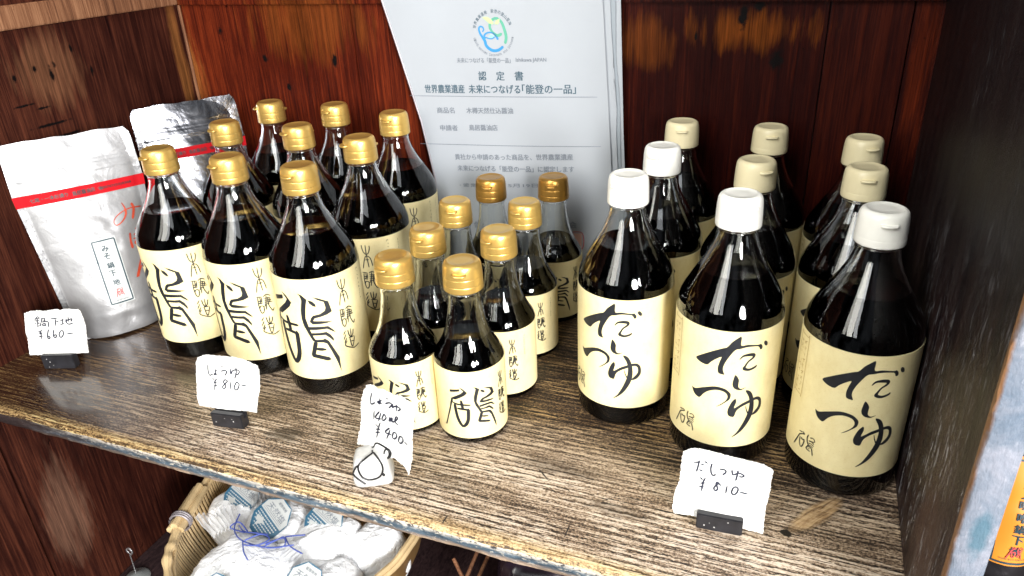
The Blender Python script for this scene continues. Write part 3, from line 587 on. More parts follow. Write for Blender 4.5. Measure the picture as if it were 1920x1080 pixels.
def thing(name, label, cat, loc=(0, 0, 0), rz=0.0, group=None):
    o = bpy.data.objects.new(name, None)
    o.empty_display_size = 0.02
    COL.objects.link(o)
    o.location = loc
    o.rotation_euler = (0, 0, rz)
    return tag(o, label, cat, group)


def catmull(pts, sub=6, vals=None):
    """smooth polyline through pts (2-D or 3-D); vals interpolated alongside"""
    P = [Vector(p) if len(p) == 3 else Vector((p[0], p[1], 0)) for p in pts]
    if len(P) == 2:
        out = [P[0].lerp(P[1], k / 3) for k in range(4)]
        vv = [vals[0] + (vals[1] - vals[0]) * k / 3 for k in range(4)] if vals else None
        return out, vv
    out, vv = [], []
    for i in range(len(P) - 1):
        p0, p1, p2, p3 = P[max(i - 1, 0)], P[i], P[i + 1], P[min(i + 2, len(P) - 1)]
        for k in range(sub):
            t = k / sub
            out.append(0.5 * ((2 * p1) + (p2 - p0) * t + (2 * p0 - 5 * p1 + 4 * p2 - p3) * t * t + (3 * p1 - p0 - 3 * p2 + p3) * t ** 3))
            if vals: vv.append(vals[i] + (vals[i + 1] - vals[i]) * t)
    out.append(P[-1])
    if vals: vv.append(vals[-1])
    return out, vv


def ribbon(mb, pts, w, fn, mi=0, lift=0.0):
    """a pen or brush stroke: 2-D path pts (m) with width w, laid on the surface fn(a, b, lift)"""
    ws = w if isinstance(w, (list, tuple)) else [w] * len(pts)
    c, ww = catmull(pts, 5, list(ws))
    rows = []
    m = len(c)
    for i in range(m):
        t = c[min(i + 1, m - 1)] - c[max(i - 1, 0)]
        if t.length < 1e-9: t = Vector((1, 0, 0))
        t.normalize()
        n = Vector((-t.y, t.x, 0)) * ww[i] * 0.5
        # blunt, slightly rounded ends
        if i in (0, m - 1): n *= 0.55
        rows.append([fn(*(c[i] - n).xy, lift), fn(*c[i].xy, lift), fn(*(c[i] + n).xy, lift)])
    e0 = c[0] - (c[1] - c[0]).normalized() * ww[0] * 0.3
    e1 = c[-1] + (c[-1] - c[-2]).normalized() * ww[-1] * 0.3
    mb.grid(rows, mi, flip=True)
    for e, row in ((e0, rows[0]), (e1, rows[-1])):
        mb.add([fn(*e.xy, lift), *row], [(0, 1, 2), (0, 2, 3)], mi)


def fillpoly(mb, poly, fn, mi=0, lift=0.0, step=0.003, cut_y=False):
    """a filled shape given by its 2-D outline (m), cut fine enough to follow a curved surface"""
    pts = poly
    bm = bmesh.new()
    vs = [bm.verts.new((p[0], p[1], 0)) for p in pts]
    try:
        f = bm.faces.new(vs)
    except ValueError:
        bm.free(); return
    bmesh.ops.triangulate(bm, faces=[f])
    if step:
        xs = [p[0] for p in pts]
        x = math.floor(min(xs) / step) * step + step
        while x < max(xs):
            bmesh.ops.bisect_plane(bm, geom=list(bm.verts) + list(bm.edges) + list(bm.faces), plane_co=(x, 0, 0), plane_no=(1, 0, 0))
            x += step
        if cut_y:
            ys = [p[1] for p in pts]
            y = math.floor(min(ys) / step) * step + step
            while y < max(ys):
                bmesh.ops.bisect_plane(bm, geom=list(bm.verts) + list(bm.edges) + list(bm.faces), plane_co=(0, y, 0), plane_no=(0, 1, 0))
                y += step
    bm.verts.index_update()
    mb.add([fn(v.co.x, v.co.y, lift) for v in bm.verts], [[v.index for v in fc.verts] for fc in bm.faces], mi)
    bm.free()


_TX = {}


def text_geo(s):
    if s not in _TX:
        c = bpy.data.curves.new('text', 'FONT')
        c.body = s
        c.resolution_u = 2
        o = bpy.data.objects.new('text', c)
        COL.objects.link(o)
        me = bpy.data.meshes.new_from_object(o.evaluated_get(bpy.context.evaluated_depsgraph_get()))
        V = [v.co.xy[:] for v in me.vertices]
        F = [tuple(p.vertices) for p in me.polygons]
        bpy.data.objects.remove(o); bpy.data.curves.remove(c); bpy.data.meshes.remove(me)
        x0, x1 = min(v[0] for v in V), max(v[0] for v in V)
        y0, y1 = min(v[1] for v in V), max(v[1] for v in V)
        _TX[s] = (V, F, x0, x1, y0, y1)
    return _TX[s]


def text(mb, s, p0, p1, h, fn, mi=0, lift=0.0, bold=0.0):
    if bold:
        d = (Vector(p1) - Vector(p0)).normalized() * bold
        for k, q in enumerate((Vector((0, 0)), d, -d, Vector((-d.y, d.x)))):
            text(mb, s, Vector(p0) + q, Vector(p1) + q, h, fn, mi, lift + 0.00002 * k)
        return
    text_(mb, s, p0, p1, h, fn, mi, lift)


def text_(mb, s, p0, p1, h, fn, mi=0, lift=0.0):
    """writing from p0 to p1 (2-D, m) centred on that line, h high"""
    V, F, x0, x1, y0, y1 = text_geo(s)
    p0, p1 = Vector(p0), Vector(p1)
    L = (p1 - p0).length
    t = (p1 - p0).normalized()
    n = Vector((-t.y, t.x))
    vs = []
    for x, y in V:
        q = p0 + t * ((x - x0) / (x1 - x0) * L) + n * (((y - y0) / (y1 - y0) - 0.5) * h)
        vs.append(fn(q.x, q.y, lift))
    mb.add(vs, F, mi)


def copy_tree(o, parent=None):
    c = o.copy()
    COL.objects.link(c)
    c.parent = parent
    for ch in list(o.children):
        copy_tree(ch, c)
    return c

# ================================================================== the cabinet
XR, YB, YF = 0.932, 0.452, -0.016


def flat(a, b, l=0.0):
    return (a, b, l)


def shelf_mesh():
    mb = MB()
    n = 260
    x0, x1 = 0.0, XR
    xs = [x0 + (x1 - x0) * i / n for i in range(n + 1)]

    def jit(x, k, amp):
        return amp * (noise.noise((x * 38, k * 7.3, 1.2)) + 0.6 * noise.noise((x * 140, k * 3.1, 5.2)))
    rows = []
    for x in xs:
        rows.append([(x, YB, 0), (x, 0.2, 0), (x, 0.05, 0), (x, 0.012, 0), (x, 0.0045 + jit(x, 1, 0.001), -0.0002),
                     (x, 0.0018 + jit(x, 2, 0.0012), -0.0012 + jit(x, 3, 0.0005)), (x, jit(x, 4, 0.0009), -0.0036 + jit(x, 5, 0.0008))])
    mb.grid(rows, 0)
    rows = []
    for i, x in enumerate(xs):
        t = mb.v[i * 7 + 6]
        rows.append([t, (x, -0.0004 + jit(x, 6, 0.0008), -0.0075), (x, -0.0006 + jit(x, 7, 0.0008), -0.0118), (x, 0.0002 + jit(x, 8, 0.0009), -0.0158 + jit(x, 9, 0.0007)), (x, 0.004, -0.0172)])
    mb.grid(rows, 1)
    mb.grid([[(x, 0.004, -0.0172), (x, YB, -0.0172)] for x in xs[::20]], 1)
    return mb


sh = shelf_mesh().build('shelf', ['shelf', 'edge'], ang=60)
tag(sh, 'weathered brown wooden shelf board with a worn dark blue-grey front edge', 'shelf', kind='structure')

# back wall: upright stained boards with narrow gaps
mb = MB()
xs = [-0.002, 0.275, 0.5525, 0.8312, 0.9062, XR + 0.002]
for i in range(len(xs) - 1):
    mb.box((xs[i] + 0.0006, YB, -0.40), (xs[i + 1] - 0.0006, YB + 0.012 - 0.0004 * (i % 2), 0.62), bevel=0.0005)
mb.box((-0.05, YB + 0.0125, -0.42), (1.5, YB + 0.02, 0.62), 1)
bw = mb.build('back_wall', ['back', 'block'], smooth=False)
tag(bw, 'dark red-brown back wall of upright stained boards', 'wall', kind='structure')
mb = MB()
mb.box((0.0, YB - 0.006, 0.349), (XR, YB - 0.0004, 0.376), bevel=0.001)
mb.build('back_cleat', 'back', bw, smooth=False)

# left wall
mb = MB()
ys = [-0.30, 0.0285, 0.30, YB]
for i in range(3):
    mb.box((-0.014, ys[i] + (0.0012 if i == 1 else 0.0), -0.42), (-0.0004 * (i % 2), ys[i + 1] - (0.0012 if i == 0 else 0.0002), 0.62), bevel=0.0004)
mb.box((-0.02, -0.30, -0.42), (-0.0145, YB, 0.62), 1)
lw = mb.build('left_wall', ['left', 'block'], smooth=False)
tag(lw, 'dark brown scuffed left side wall of the shelf compartment', 'wall', kind='structure')
mb = MB()
mb.box((0.0002, -0.02, 0.3500), (0.007, YB - 0.0065, 0.3745), bevel=0.0012)
mb.build('side_cleat', 'cleat', lw, smooth=False)
mb = MB()
mb.tube([(0.0026, YB - 0.0026, -0.01), (0.0024, YB - 0.0026, 0.15), (0.0026, YB - 0.0024, 0.35)], 0.0022, 8)
mb.build('corner_lit_gap', 'cleat', lw)  # pale tube stands in for the lit gap in this corner

# right wall
mb = MB()
mb.box((XR, 0.2712, -0.42), (0.950, YB, 0.62), 0, bevel=0.0006)
mb.box((XR - 0.0005, YF + 0.004, -0.42), (0.9505, 0.2704, 0.62), 0, bevel=0.0008)
# worn front face
rows = []
for k in range(200):
    z = -0.42 + 1.04 * k / 199
    j = 0.0012 * noise.noise((z * 60, 0.4, 2.0)) + 0.0008 * noise.noise((z * 190, 3.4, 2.0))
    rows.append([(XR - 0.0006, YF + 0.0045, z), (XR + 0.0003 + j, YF + 0.0012, z), (XR + 0.0022 + j, YF - j * 0.6, z), (XR + 0.011, YF + 0.4 * j, z), (0.9502, YF + 0.0004, z), (0.9510, YF + 0.0045, z)])
mb.grid(rows, 1)
rw = mb.build('right_wall', ['scuff', 'bleach'], ang=50)
tag(rw, 'black scuffed right side wall with a bleached pale front edge', 'wall', kind='structure')

# lower shelf and the neighbouring compartment
mb = MB()
mb.box((-0.0, -0.06, -0.392), (XR, YB, -0.372), bevel=0.001)
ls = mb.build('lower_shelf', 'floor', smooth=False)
tag(ls, 'dark lower shelf board under the bottles', 'shelf', kind='structure')
mb = MB()
mb.box((0.9515, 0.012, -0.018), (1.45, YB, 0.0), bevel=0.001)
mb.box((0.9515, -0.02, -0.41), (1.45, YB, -0.392))
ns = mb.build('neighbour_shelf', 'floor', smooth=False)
tag(ns, 'dark shelf of the next compartment beyond the right wall', 'shelf', kind='structure')

# ================================================================== bottles
BR, SR = 0.0437, 0.0325
BIG = [(0.0, 0.0395), (0.0008, 0.0412), (0.0025, 0.0427), (0.005, 0.0434), (0.008, 0.0437), (0.135, 0.0437), (0.141, 0.0434), (0.146, 0.0424),
       (0.151, 0.0404), (0.158, 0.0368), (0.165, 0.0328), (0.1735, 0.0278), (0.18, 0.0241), (0.19, 0.0193), (0.197, 0.0169), (0.204, 0.0156), (0.2062, 0.0156), (0.2070, 0.0167), (0.2088, 0.0167), (0.2094, 0.0150), (0.224, 0.0146)]
SMALL = [(0.0, 0.0292), (0.0006, 0.0306), (0.0020, 0.0319), (0.0040, 0.0325), (0.079, 0.0325), (0.083, 0.0318), (0.087, 0.0298), (0.0931, 0.0259), (0.099, 0.0230),
         (0.105, 0.0207), (0.118, 0.0174), (0.1315, 0.0153), (0.142, 0.0147), (0.1442, 0.0147), (0.1450, 0.0158), (0.1468, 0.0158), (0.1474, 0.0142), (0.162, 0.0140)]


def rad(P, z):
    for (z0, r0), (z1, r1) in zip(P, P[1:]):
        if z0 <= z <= z1:
            return r0 + (r1 - r0) * (z - z0) / (z1 - z0)
    return P[-1][1]


def smoothprof(P, z0, z1, n):
    """resample the shoulder so that the cone rounds over softly"""
    out = []
    for k in range(n + 1):
        z = z0 + (z1 - z0) * k / n
        out.append((z, (rad(P, z - 0.003) + rad(P, z - 0.0015) + 2 * rad(P, z) + rad(P, z + 0.0015) + rad(P, z + 0.003)) / 6))
    return out


def glass_mesh(P, zs, zt, name):
    prof = [p for p in P if p[0] < zs] + smoothprof(P, zs, zt, 26) + [p for p in P if p[0] > zt]
    mb = MB()
    mb.lathe([(r, z) for z, r in prof], 56, cap1=True)
    # inner wall, facing the cavity
    th = 0.0019
    inner = [(max(r - th, 0.004), z) for z, r in prof if z > 0.030 and not (P[-6][0] < z < P[-1][0])]
    inner = [(P[4][1] - 0.004, 0.012)] + inner + [(P[-1][1] - th, P[-1][0] - 0.001)]
    mb.lathe(inner, 56, flip=True)
    return mb.mesh(name, 'glass', ang=60), prof


def liquid_mesh(prof, level, name):
    th = 0.0009
    pr = [(max(r - (0.0006 if z < 0.012 else th), 0.003), max(z, 0.0007)) for z, r in prof if z < level]
    rt = rad(prof, level) - th
    pr = pr + [(rt, level), (rt - 0.0012, level - 0.0004)]
    mb = MB()
    mb.lathe(pr, 56)
    return mb.mesh(name, 'liquid', ang=50)


def cyl_fn(r):
    def fn(s, z, l=0.0):
        a = s / r
        q = r + 0.00045 + l
        return (q * math.sin(a), -q * math.cos(a), z)
    return fn


def label_mesh(r, z0, z1, s0, s1, name):
    fn = cyl_fn(r)
    mb = MB()
    n = 72
    rows = []
    for k in range(n + 1):
        s = s0 + (s1 - s0) * k / n
        rows.append([fn(s, z0, -0.0004), fn(s, z0, -0.0001), fn(s, z1, -0.0001), fn(s, z1, -0.0004)])
    mb.grid(rows)
    return mb.mesh(name, 'label', ang=50)


def draw(mb, d, fn, sc=(0.001, 0.001), off=(0, 0), mi=0, wsc=None, thin=1.0, base=0.0):
    k = 0
    for q in d['poly']:
        fillpoly(mb, [(x * sc[0] + off[0], z * sc[1] + off[1]) for x, z in q], fn, mi, base + 0.00002 * k)
        k += 1
    for pts, w in d['stroke']:
        ribbon(mb, [(x * sc[0] + off[0], z * sc[1] + off[1]) for x, z in pts], [v * (wsc or sc[1]) * thin for v in w], fn, mi, base + 0.00002 * k)
        k += 1


def smooth_polys(d):
    for i, q in enumerate(d['poly']):
        if len(q) > 8:
            c, _ = catmull([q[-1]] + q + [q[0], q[1]], 3)
            d['poly'][i] = [(p.x, p.y) for p in c[3:-3]]


for key in ('DASHI',):
    smooth_polys(DES[key])


def tiny_column(mb, fn, s, z0, z1, h, mi, seed, base=0.0004):
    rnd = random.Random(seed)
    z = z1
    while z > z0:
        for k in range(3):
            a = (s + rnd.uniform(-h, h) * 0.5, z - rnd.uniform(0, h))
            b = (s + rnd.uniform(-h, h) * 0.5, z - rnd.uniform(0, h))
            if abs(a[0] - b[0]) + abs(a[1] - b[1]) > h * 0.3:
                ribbon(mb, [a, b], h * 0.13, fn, mi, base)
        z -= h * 1.35


def lettering_big():
    fn = cyl_fn(BR)
    mb = MB()
    draw(mb, DES['LOGO_BIG'], fn)
    draw(mb, DES['HONJOZO'], fn, base=0.0003, thin=1.15)
    tiny_column(mb, fn, 0.0245, 0.095, 0.131, 0.0030, 0, 3)
    z = 0.128
    while z > 0.034:
        ribbon(mb, [(0.0375, z), (0.0375, z - 0.0018)], 0.0005, fn, 0, 0.0004)
        z -= 0.0032
    return mb.mesh('lettering', ['ink'], False)


def lettering_small():
    fn = cyl_fn(SR)
    mb = MB()
    draw(mb, DES['LOGO_SMALL'], fn, off=(0.001, 0))
    draw(mb, DES['HONJOZO'], fn, (0.00059, 0.000592), (0.0015, 0.0234 - 0.0494 * 0.592), base=0.0003, thin=1.6)
    tiny_column(mb, fn, 0.0150, 0.050, 0.072, 0.0019, 0, 5)
    return mb.mesh('lettering', ['ink'], False)


def lettering_dashi():
    fn = cyl_fn(BR)
    mb = MB()
    draw(mb, DES['DASHI'], fn)
    draw(mb, DES['MARK'], fn, base=0.0003)
    # thin brown cartouche with small writing at the label's left
    c = [(-0.0775, 0.1305), (-0.0685, 0.1305), (-0.0665, 0.1285), (-0.0665, 0.080), (-0.0685, 0.078), (-0.0775, 0.078), (-0.0795, 0.080), (-0.0795, 0.1285), (-0.0775, 0.1305)]
    ribbon(mb, c, 0.0005, fn, 1, 0.0003)
    tiny_column(mb, fn, -0.0700, 0.082, 0.127, 0.0040, 1, 9)
    tiny_column(mb, fn, -0.0755, 0.082, 0.127, 0.0040, 1, 11)
    return mb.mesh('lettering', ['ink', 'brown_ink'], False)


def cap_mesh(mat, r, h0, ringed, name='cap'):
    p = [(0.0166, -0.0004), (0.0177, 0.0), (0.01808, 0.0006), (0.0181, 0.0012), (0.0181, 0.0035), (0.0181, 0.0054), (0.01806, 0.0057)]
    if ringed:
        p += [(0.01782, 0.0060), (0.01782, 0.0063), (0.01800, 0.0066), (0.0180, 0.0071), (0.01795, 0.0100), (0.01790, 0.0124), (0.01786, 0.0127), (0.01770, 0.0129), (0.01775, 0.0132), (0.0178, 0.0136), (0.0177, 0.0158)]
    else:
        p += [(0.01796, 0.0060), (0.01796, 0.0063), (0.01800, 0.0066), (0.0180, 0.0071), (0.01795, 0.0100), (0.0178, 0.0130), (0.0177, 0.0158)]
    p += [(0.0175, 0.0185), (0.0173, 0.0205), (0.0170, 0.0222), (0.01655, 0.0236), (0.0159, 0.0247), (0.0150, 0.0255), (0.0140, 0.0260), (0.0130, 0.0262), (0.0122, 0.0260), (0.0117, 0.0257), (0.006, 0.0258)]
    k = r / 0.018
    mb = MB()
    mb.lathe([(a * k, z + h0) for a, z in p], 56)
    return mb.mesh(name, mat, ang=48)


def tab_mesh(mat, r, h0, curved):
    k = r / 0.018
    mb = MB()
    n = 14
    rows = []
    for i in range(n + 1):
        t = -1 + 2 * i / n
        a = R_(21) * t
        out = 0.0176 + (0.0042 if curved else 0.0030) * (1 - t ** 4) ** 0.7
        z = 0.0182 + (0.0009 * t * t if curved else 0)
        th = 0.0010

        def q(rr, zz):
            return (k * rr * math.sin(a), -k * rr * math.cos(a), h0 + zz)
        rows.append([q(0.0166, z + th), q(out - 0.0006, z + th), q(out, z + th * 0.5), q(out, z - th * 0.5), q(out - 0.0006, z - th), q(0.0166, z - th)])
    mb.grid(rows)
    return mb.mesh('flip_tab', mat, ang=60)


def hinge_mesh(mat, r, h0):
    k = r / 0.018
    mb = MB()
    rows = []
    for i in range(7):
        t = -1 + i / 3
        a = R_(180 + 13 * t)
        o = 0.0174 + 0.0038 * (1 - abs(t) ** 2)

        def q(rr, zz):
            return (k * rr * math.sin(a), -k * rr * math.cos(a), h0 + zz)
        rows.append([q(0.0168, 0.0168), q(o, 0.0148), q(o, 0.0136), q(0.0168, 0.0110)])
    mb.grid(rows)
    return mb.mesh('hinge', mat, ang=60)


G_BIG, PB = glass_mesh(BIG, 0.134, 0.205, 'big_glass')
G_SM, PS = glass_mesh(SMALL, 0.078, 0.1435, 'small_glass')
L_BIG = [liquid_mesh(PB, z, 'soy_fill') for z in (0.1725, 0.1752, 0.1700, 0.1738)]
L_SM = [liquid_mesh(PS, z, 'soy_fill') for z in (0.1005, 0.0975, 0.1030, 0.0990)]
LAB_BIG = label_mesh(BR, 0.0218, 0.1345, -0.160, 0.098, 'big_label')
LAB_SM = label_mesh(SR, 0.0070, 0.0788, -0.112, 0.078, 'small_label')
LT_BIG, LT_SM, LT_D = lettering_big(), lettering_small(), lettering_dashi()
CAPS = {}
for nm, r, h in (('big', 0.018, 0.2088), ('small', 0.0177, 0.1468)):
    for m in ('gold', 'shaded_gold', 'white', 'cream'):
        CAPS[nm, m] = (cap_mesh(m, r, h, m in ('gold', 'shaded_gold')), tab_mesh(m, r, h, m in ('gold', 'shaded_gold')), hinge_mesh(m, r, h))


def make_bottle(name, label, size, lab, letter, cap, group):
    t = thing(name, label, 'bottle', group=group)
    link('glass_body', G_BIG if size == 'big' else G_SM, t)
    link('soy_fill', (L_BIG if size == 'big' else L_SM)[0], t)
    l = link('paper_label', lab, t)
    link('lettering', letter, l)
    c = link('cap', CAPS[size, cap][0], t)
    link('flip_tab', CAPS[size, cap][1], c)
    if cap in ('gold', 'shaded_gold'):
        link('hinge', CAPS[size, cap][2], c)
    return t


PROTO = {}


def place_bottle(kind, x, y, az, tab, cap, label, k):
    name, size, lab, letter, group = {
        's': ('soy_sauce_bottle', 'big', LAB_BIG, LT_BIG, 'large soy sauce bottles with gold caps'),
        'd': ('dashi_soup_bottle', 'big', LAB_BIG, LT_D, 'dashi soup bottles with white and cream caps'),
        'm': ('small_soy_sauce_bottle', 'small', LAB_SM, LT_SM, 'small soy sauce bottles with gold caps')}[kind]
    if kind not in PROTO:
        t = PROTO[kind] = make_bottle(name, label, size, lab, letter, cap, group)
    else:
        t = copy_tree(PROTO[kind])
        t['label'] = label
    t.location = (x, y, 0.0003)
    t.rotation_euler = (0, 0, R_(az))
    for ch in t.children:
        b = ch.name.split('.')[0]
        if b == 'cap':
            ch.data = CAPS[size, cap][0]
            ch.rotation_euler = (0, 0, R_(tab - az))
            for g in ch.children:
                g.data = CAPS[size, cap][1 if g.name.startswith('flip') else 2]
        elif b == 'paper_label':
            ch.location.z = random.uniform(-0.0008, 0.0008)
        elif b == 'soy_fill':
            ch.data = (L_BIG if size == 'big' else L_SM)[(k * 7 + k // 3) % 4]
    return t


BOT = [
    ('s', 0.3800, 0.1692, 66.5, -1, 'gold', 'large gold-capped soy bottle at the front right of its block, half its bird crest showing'),
    ('s', 0.2870, 0.1782, 50.6, -11, 'gold', 'large gold-capped soy bottle behind the 810 yen card, middle of its front row'),
    ('s', 0.1893, 0.1849, 55.7, -6, 'gold', 'large gold-capped soy bottle right beside the nearer silver pouch, leftmost of the front row'),
    ('s', 0.2811, 0.3029, 48, -19, 'gold', 'large gold-capped soy bottle in the very middle of the three by three block'),
    ('s', 0.1809, 0.2973, 48, -11, 'gold', 'large gold-capped soy bottle whose cap stands before the red band of the rear pouch'),
    ('s', 0.3820, 0.2734, 22.2, -34, 'gold', 'large gold-capped soy bottle just left of the small bottles, right end of its middle row'),
    ('s', 0.1649, 0.4032, 45, -42, 'gold', 'large gold-capped soy bottle in the back row, left one, against the boards'),
    ('s', 0.2621, 0.4070, 45, -5, 'gold', 'large gold-capped soy bottle in the back row, middle one, against the boards'),
    ('s', 0.3623, 0.3820, 45, 1, 'gold', 'large gold-capped soy bottle in the back row, standing before the left edge of the certificate'),
    ('m', 0.5622, 0.1358, 76.3, 16, 'gold', 'small gold-capped soy bottle at the very front with its whole crest facing the viewer'),
    ('m', 0.4981, 0.1284, 47.3, -8, 'gold', 'small gold-capped soy bottle standing behind the 400 yen paper'),
    ('m', 0.4964, 0.1968, 45, -6, 'gold', 'small gold-capped soy bottle of the second row, left one, its label hidden'),
    ('m', 0.5653, 0.2108, 33.6, -18, 'gold', 'small gold-capped soy bottle of the second row, right one, with a white-lit label'),
    ('m', 0.4894, 0.2746, 45, 13, 'gold', 'small gold-capped soy bottle of the third row, left one, half hidden'),
    ('m', 0.5622, 0.2899, 40.9, -10, 'gold', 'small gold-capped soy bottle of the third row, right one, between two labels'),
    ('m', 0.4959, 0.3558, 50, 9, 'shaded_gold', 'small soy bottle with a gold cap coloured as in shade at the back, left one of the two'),
    ('m', 0.5643, 0.3768, 61.7, 11, 'shaded_gold', 'small soy bottle with a gold cap coloured as in shade at the back, beside the dashi bottles'),
    ('d', 0.8860, 0.1815, 28.7, 12, 'white', 'white-capped dashi bottle nearest the black right wall, frontmost of all'),
    ('d', 0.7840, 0.1886, 36.3, 36, 'white', 'white-capped dashi bottle standing behind the dashi 810 yen card'),
    ('d', 0.6879, 0.2167, 19.0, -21, 'white', 'white-capped dashi bottle at the left of its front row, beside the small bottles'),
    ('d', 0.6989, 0.3094, 20, -16, 'white', 'greyish-white-capped dashi bottle right behind the leftmost white cap'),
    ('d', 0.7006, 0.4070, 25, 9, 'cream', 'cream-capped dashi bottle farthest back on the left, next to the certificate edge'),
    ('d', 0.7876, 0.2837, 50, 35, 'cream', 'cream-capped dashi bottle of the middle column, second row, tab turned right'),
    ('d', 0.7910, 0.4032, 25, 8, 'cream', 'cream-capped dashi bottle of the middle column against the back wall'),
    ('d', 0.8769, 0.2826, 7.7, 5, 'cream', 'cream-capped dashi bottle directly behind the one nearest the right wall'),
    ('d', 0.8777, 0.3783, 20, 25, 'cream', 'cream-capped dashi bottle in the back right corner of the compartment'),
]
for i, b in enumerate(BOT):
    place_bottle(*b, i)

# ================================================================== certificate and the sheets behind it
CAMP = Vector((0.82744, -0.38906, 0.43377))


def cert_fn(y):
    k = (y + 0.38906) / (0.405 + 0.38906)

    def fn(x, z, l=0.0):
        # the sheet leans on the wall and curls a little at its left side
        c = 0.010 * max(0.0, (0.42 - x) / 0.08) ** 2
        return (CAMP.x + (x - CAMP.x) * k, y - l + c * 0.3 + 0.002 * math.sin(x * 21) * math.sin(z * 9), CAMP.z + (z - CAMP.z) * k)
    return fn


def sheet(name, outline, y, mat, parent=None, th=0.0004):
    fn = cert_fn(y)
    mb = MB()
    fillpoly(mb, outline, fn, 0, th / 2, 0.012, True)
    fillpoly(mb, outline, fn, 0, -th / 2, 0.012, True)
    n = len(outline)
    for i in range(n):
        a, b = outline[i], outline[(i + 1) % n]
        mb.add([fn(*a, th / 2), fn(*b, th / 2), fn(*b, -th / 2), fn(*a, -th / 2)], [(0, 1, 2, 3)])
    return mb.build(name, mat, parent, smooth=False)


K_FLOOR = 0.43377 - 0.43377 * (0.405 + 0.38906) / (0.430 + 0.38906)   # z on the reference plane that lands on the shelf
cert = thing('certificate', 'white printed certificate sheet with a round green and blue emblem, propped on the back wall', 'certificate', (0, 0, 0))
sheet('paper_sheet', [(0.345, 0.392), (0.3499, 0.3576), (0.3865, 0.2174), (0.398, 0.15), (0.404, 0.0150), (0.634, 0.0150), (0.6277, 0.1236), (0.6195, 0.25), (0.6121, 0.356), (0.6105, 0.397)], 0.430, 'paper', cert)
mb = MB()
fn = cert_fn(0.430)
B = 0.0006
TX = [('認', (0.4672, 0.2756), (0.4768, 0.2759), 0.0100, 1), ('定', (0.4895, 0.2761), (0.4993, 0.2764), 0.0100, 1), ('書', (0.5120, 0.2768), (0.5222, 0.2771), 0.0100, 1),
      ('世界農業遺産', (0.3952, 0.2581), (0.4480, 0.2600), 0.0098, 1), ('未来につなげる', (0.4535, 0.2602), (0.5180, 0.2623), 0.0098, 1), ('「能登の一品」', (0.5205, 0.2625), (0.5831, 0.2645), 0.0102, 1),
      ('未来につなげる「能登の一品」', (0.4409, 0.2922), (0.5075, 0.2936), 0.0056, 0), ('Ishikawa JAPAN', (0.5140, 0.2938), (0.5497, 0.2946), 0.0054, 0),
      ('商品名', (0.4091, 0.2333), (0.4326, 0.2344), 0.0070, 2), ('木樽天然仕込醤油', (0.4486, 0.2351), (0.5082, 0.2377), 0.0070, 2),
      ('申請者', (0.4114, 0.2122), (0.4350, 0.2134), 0.0070, 2), ('鳥居醤油店', (0.4506, 0.2149), (0.4878, 0.2169), 0.0070, 2),
      ('貴社から申請のあった商品を、世界農業遺産', (0.4285, 0.1775), (0.5795, 0.1878), 0.0072, 2), ('未来につなげる「能登の一品」に認定します', (0.4309, 0.1636), (0.5807, 0.1733), 0.0072, 2),
      ('・認 定 日', (0.4320, 0.1417), (0.4640, 0.1445), 0.0045, 0), ('5月19日', (0.4980, 0.1472), (0.5363, 0.1504), 0.0045, 0),
      ('会', (0.5745, 0.1040), (0.5835, 0.1050), 0.0085, 2), ('会', (0.4480, 0.0912), (0.4555, 0.0920), 0.0085, 2)]
for s, a, b, h, mi in TX:
    text(mb, s, a, b, h, fn, mi, B, 0.00022 if mi else 0.0001)
for a, b in (((0.3740, 0.2491), (0.6073, 0.2567)), ((0.3814, 0.1906), (0.6121, 0.2017))):
    ribbon(mb, [a, ((a[0] + b[0]) / 2, (a[1] + b[1]) / 2), b], 0.0007, fn, 0, B)
mb.build('printed_text', ['grey_ink', 'teal_ink', 'grey_ink'], cert, smooth=False)
mb = MB()
ec = Vector((0.4878, 0.3224))
q = 0.0181


def ring_text(s, a0, a1, r, h, mi, inward=False):
    n = len(s)
    for i, ch in enumerate(s):
        if ch == ' ': continue
        a = R_(a0 + (a1 - a0) * (i + 0.5) / n)
        c = ec + Vector((math.cos(a), math.sin(a))) * r
        t = Vector((-math.sin(a), math.cos(a))) * (1 if inward else -1)
        w = h * (0.9 if ord(ch) > 255 else 0.55)
        text(mb, ch, c - t * w / 2, c + t * w / 2, h * (1 if ord(ch) > 255 or ch.isupper() else 0.75), fn, mi, B)


ring_text('世界農業遺産 能登の里山里海', 168, 22, 0.0232, 0.0038, 3)
ring_text("GIAHS Noto's Satoyama and Satoumi", 192, 352, 0.0235, 0.0030, 4, True)


def E_(pts):   # emblem zoom pixels (9 px per photo pixel) to sheet coordinates
    return [ec + Vector(((x - 770) / 9 * 0.000632, -(y - 560) / 9 * 0.000642)) for x, y in pts]


def stroke(pts, w, mi, b=B):
    ribbon(mb, [p[:] for p in E_(pts)], [v / 9 * 0.00064 for v in w] if isinstance(w, list) else w / 9 * 0.00064, fn, mi, b)


stroke([(880, 350), (930, 410), (965, 500), (990, 600), (985, 660), (970, 710)], [30, 44, 46, 48, 46, 40], 0)
stroke([(870, 345), (800, 345), (740, 390), (720, 440), (725, 490), (760, 540), (810, 580), (860, 592), (915, 565)], [40, 40, 42, 42, 40, 34, 40, 46, 44], 0)
fillpoly(mb, [p[:] for p in E_([(595, 330), (650, 318), (700, 325), (750, 355), (795, 405), (770, 432), (715, 418), (660, 375)])], fn, 1, B + 0.0002)
fillpoly(mb, [p[:] for p in E_([(805, 425), (820, 385), (850, 360), (895, 345), (890, 390), (865, 430)])], fn, 1, B + 0.0002)
stroke([(590, 540), (612, 505), (590, 470), (550, 465), (530, 500), (545, 560), (590, 630), (625, 680), (640, 740), (690, 790), (760, 820), (840, 815), (905, 780), (930, 755)], [20, 22, 24, 26, 30, 34, 40, 46, 46, 46, 46, 44, 42, 40], 2)
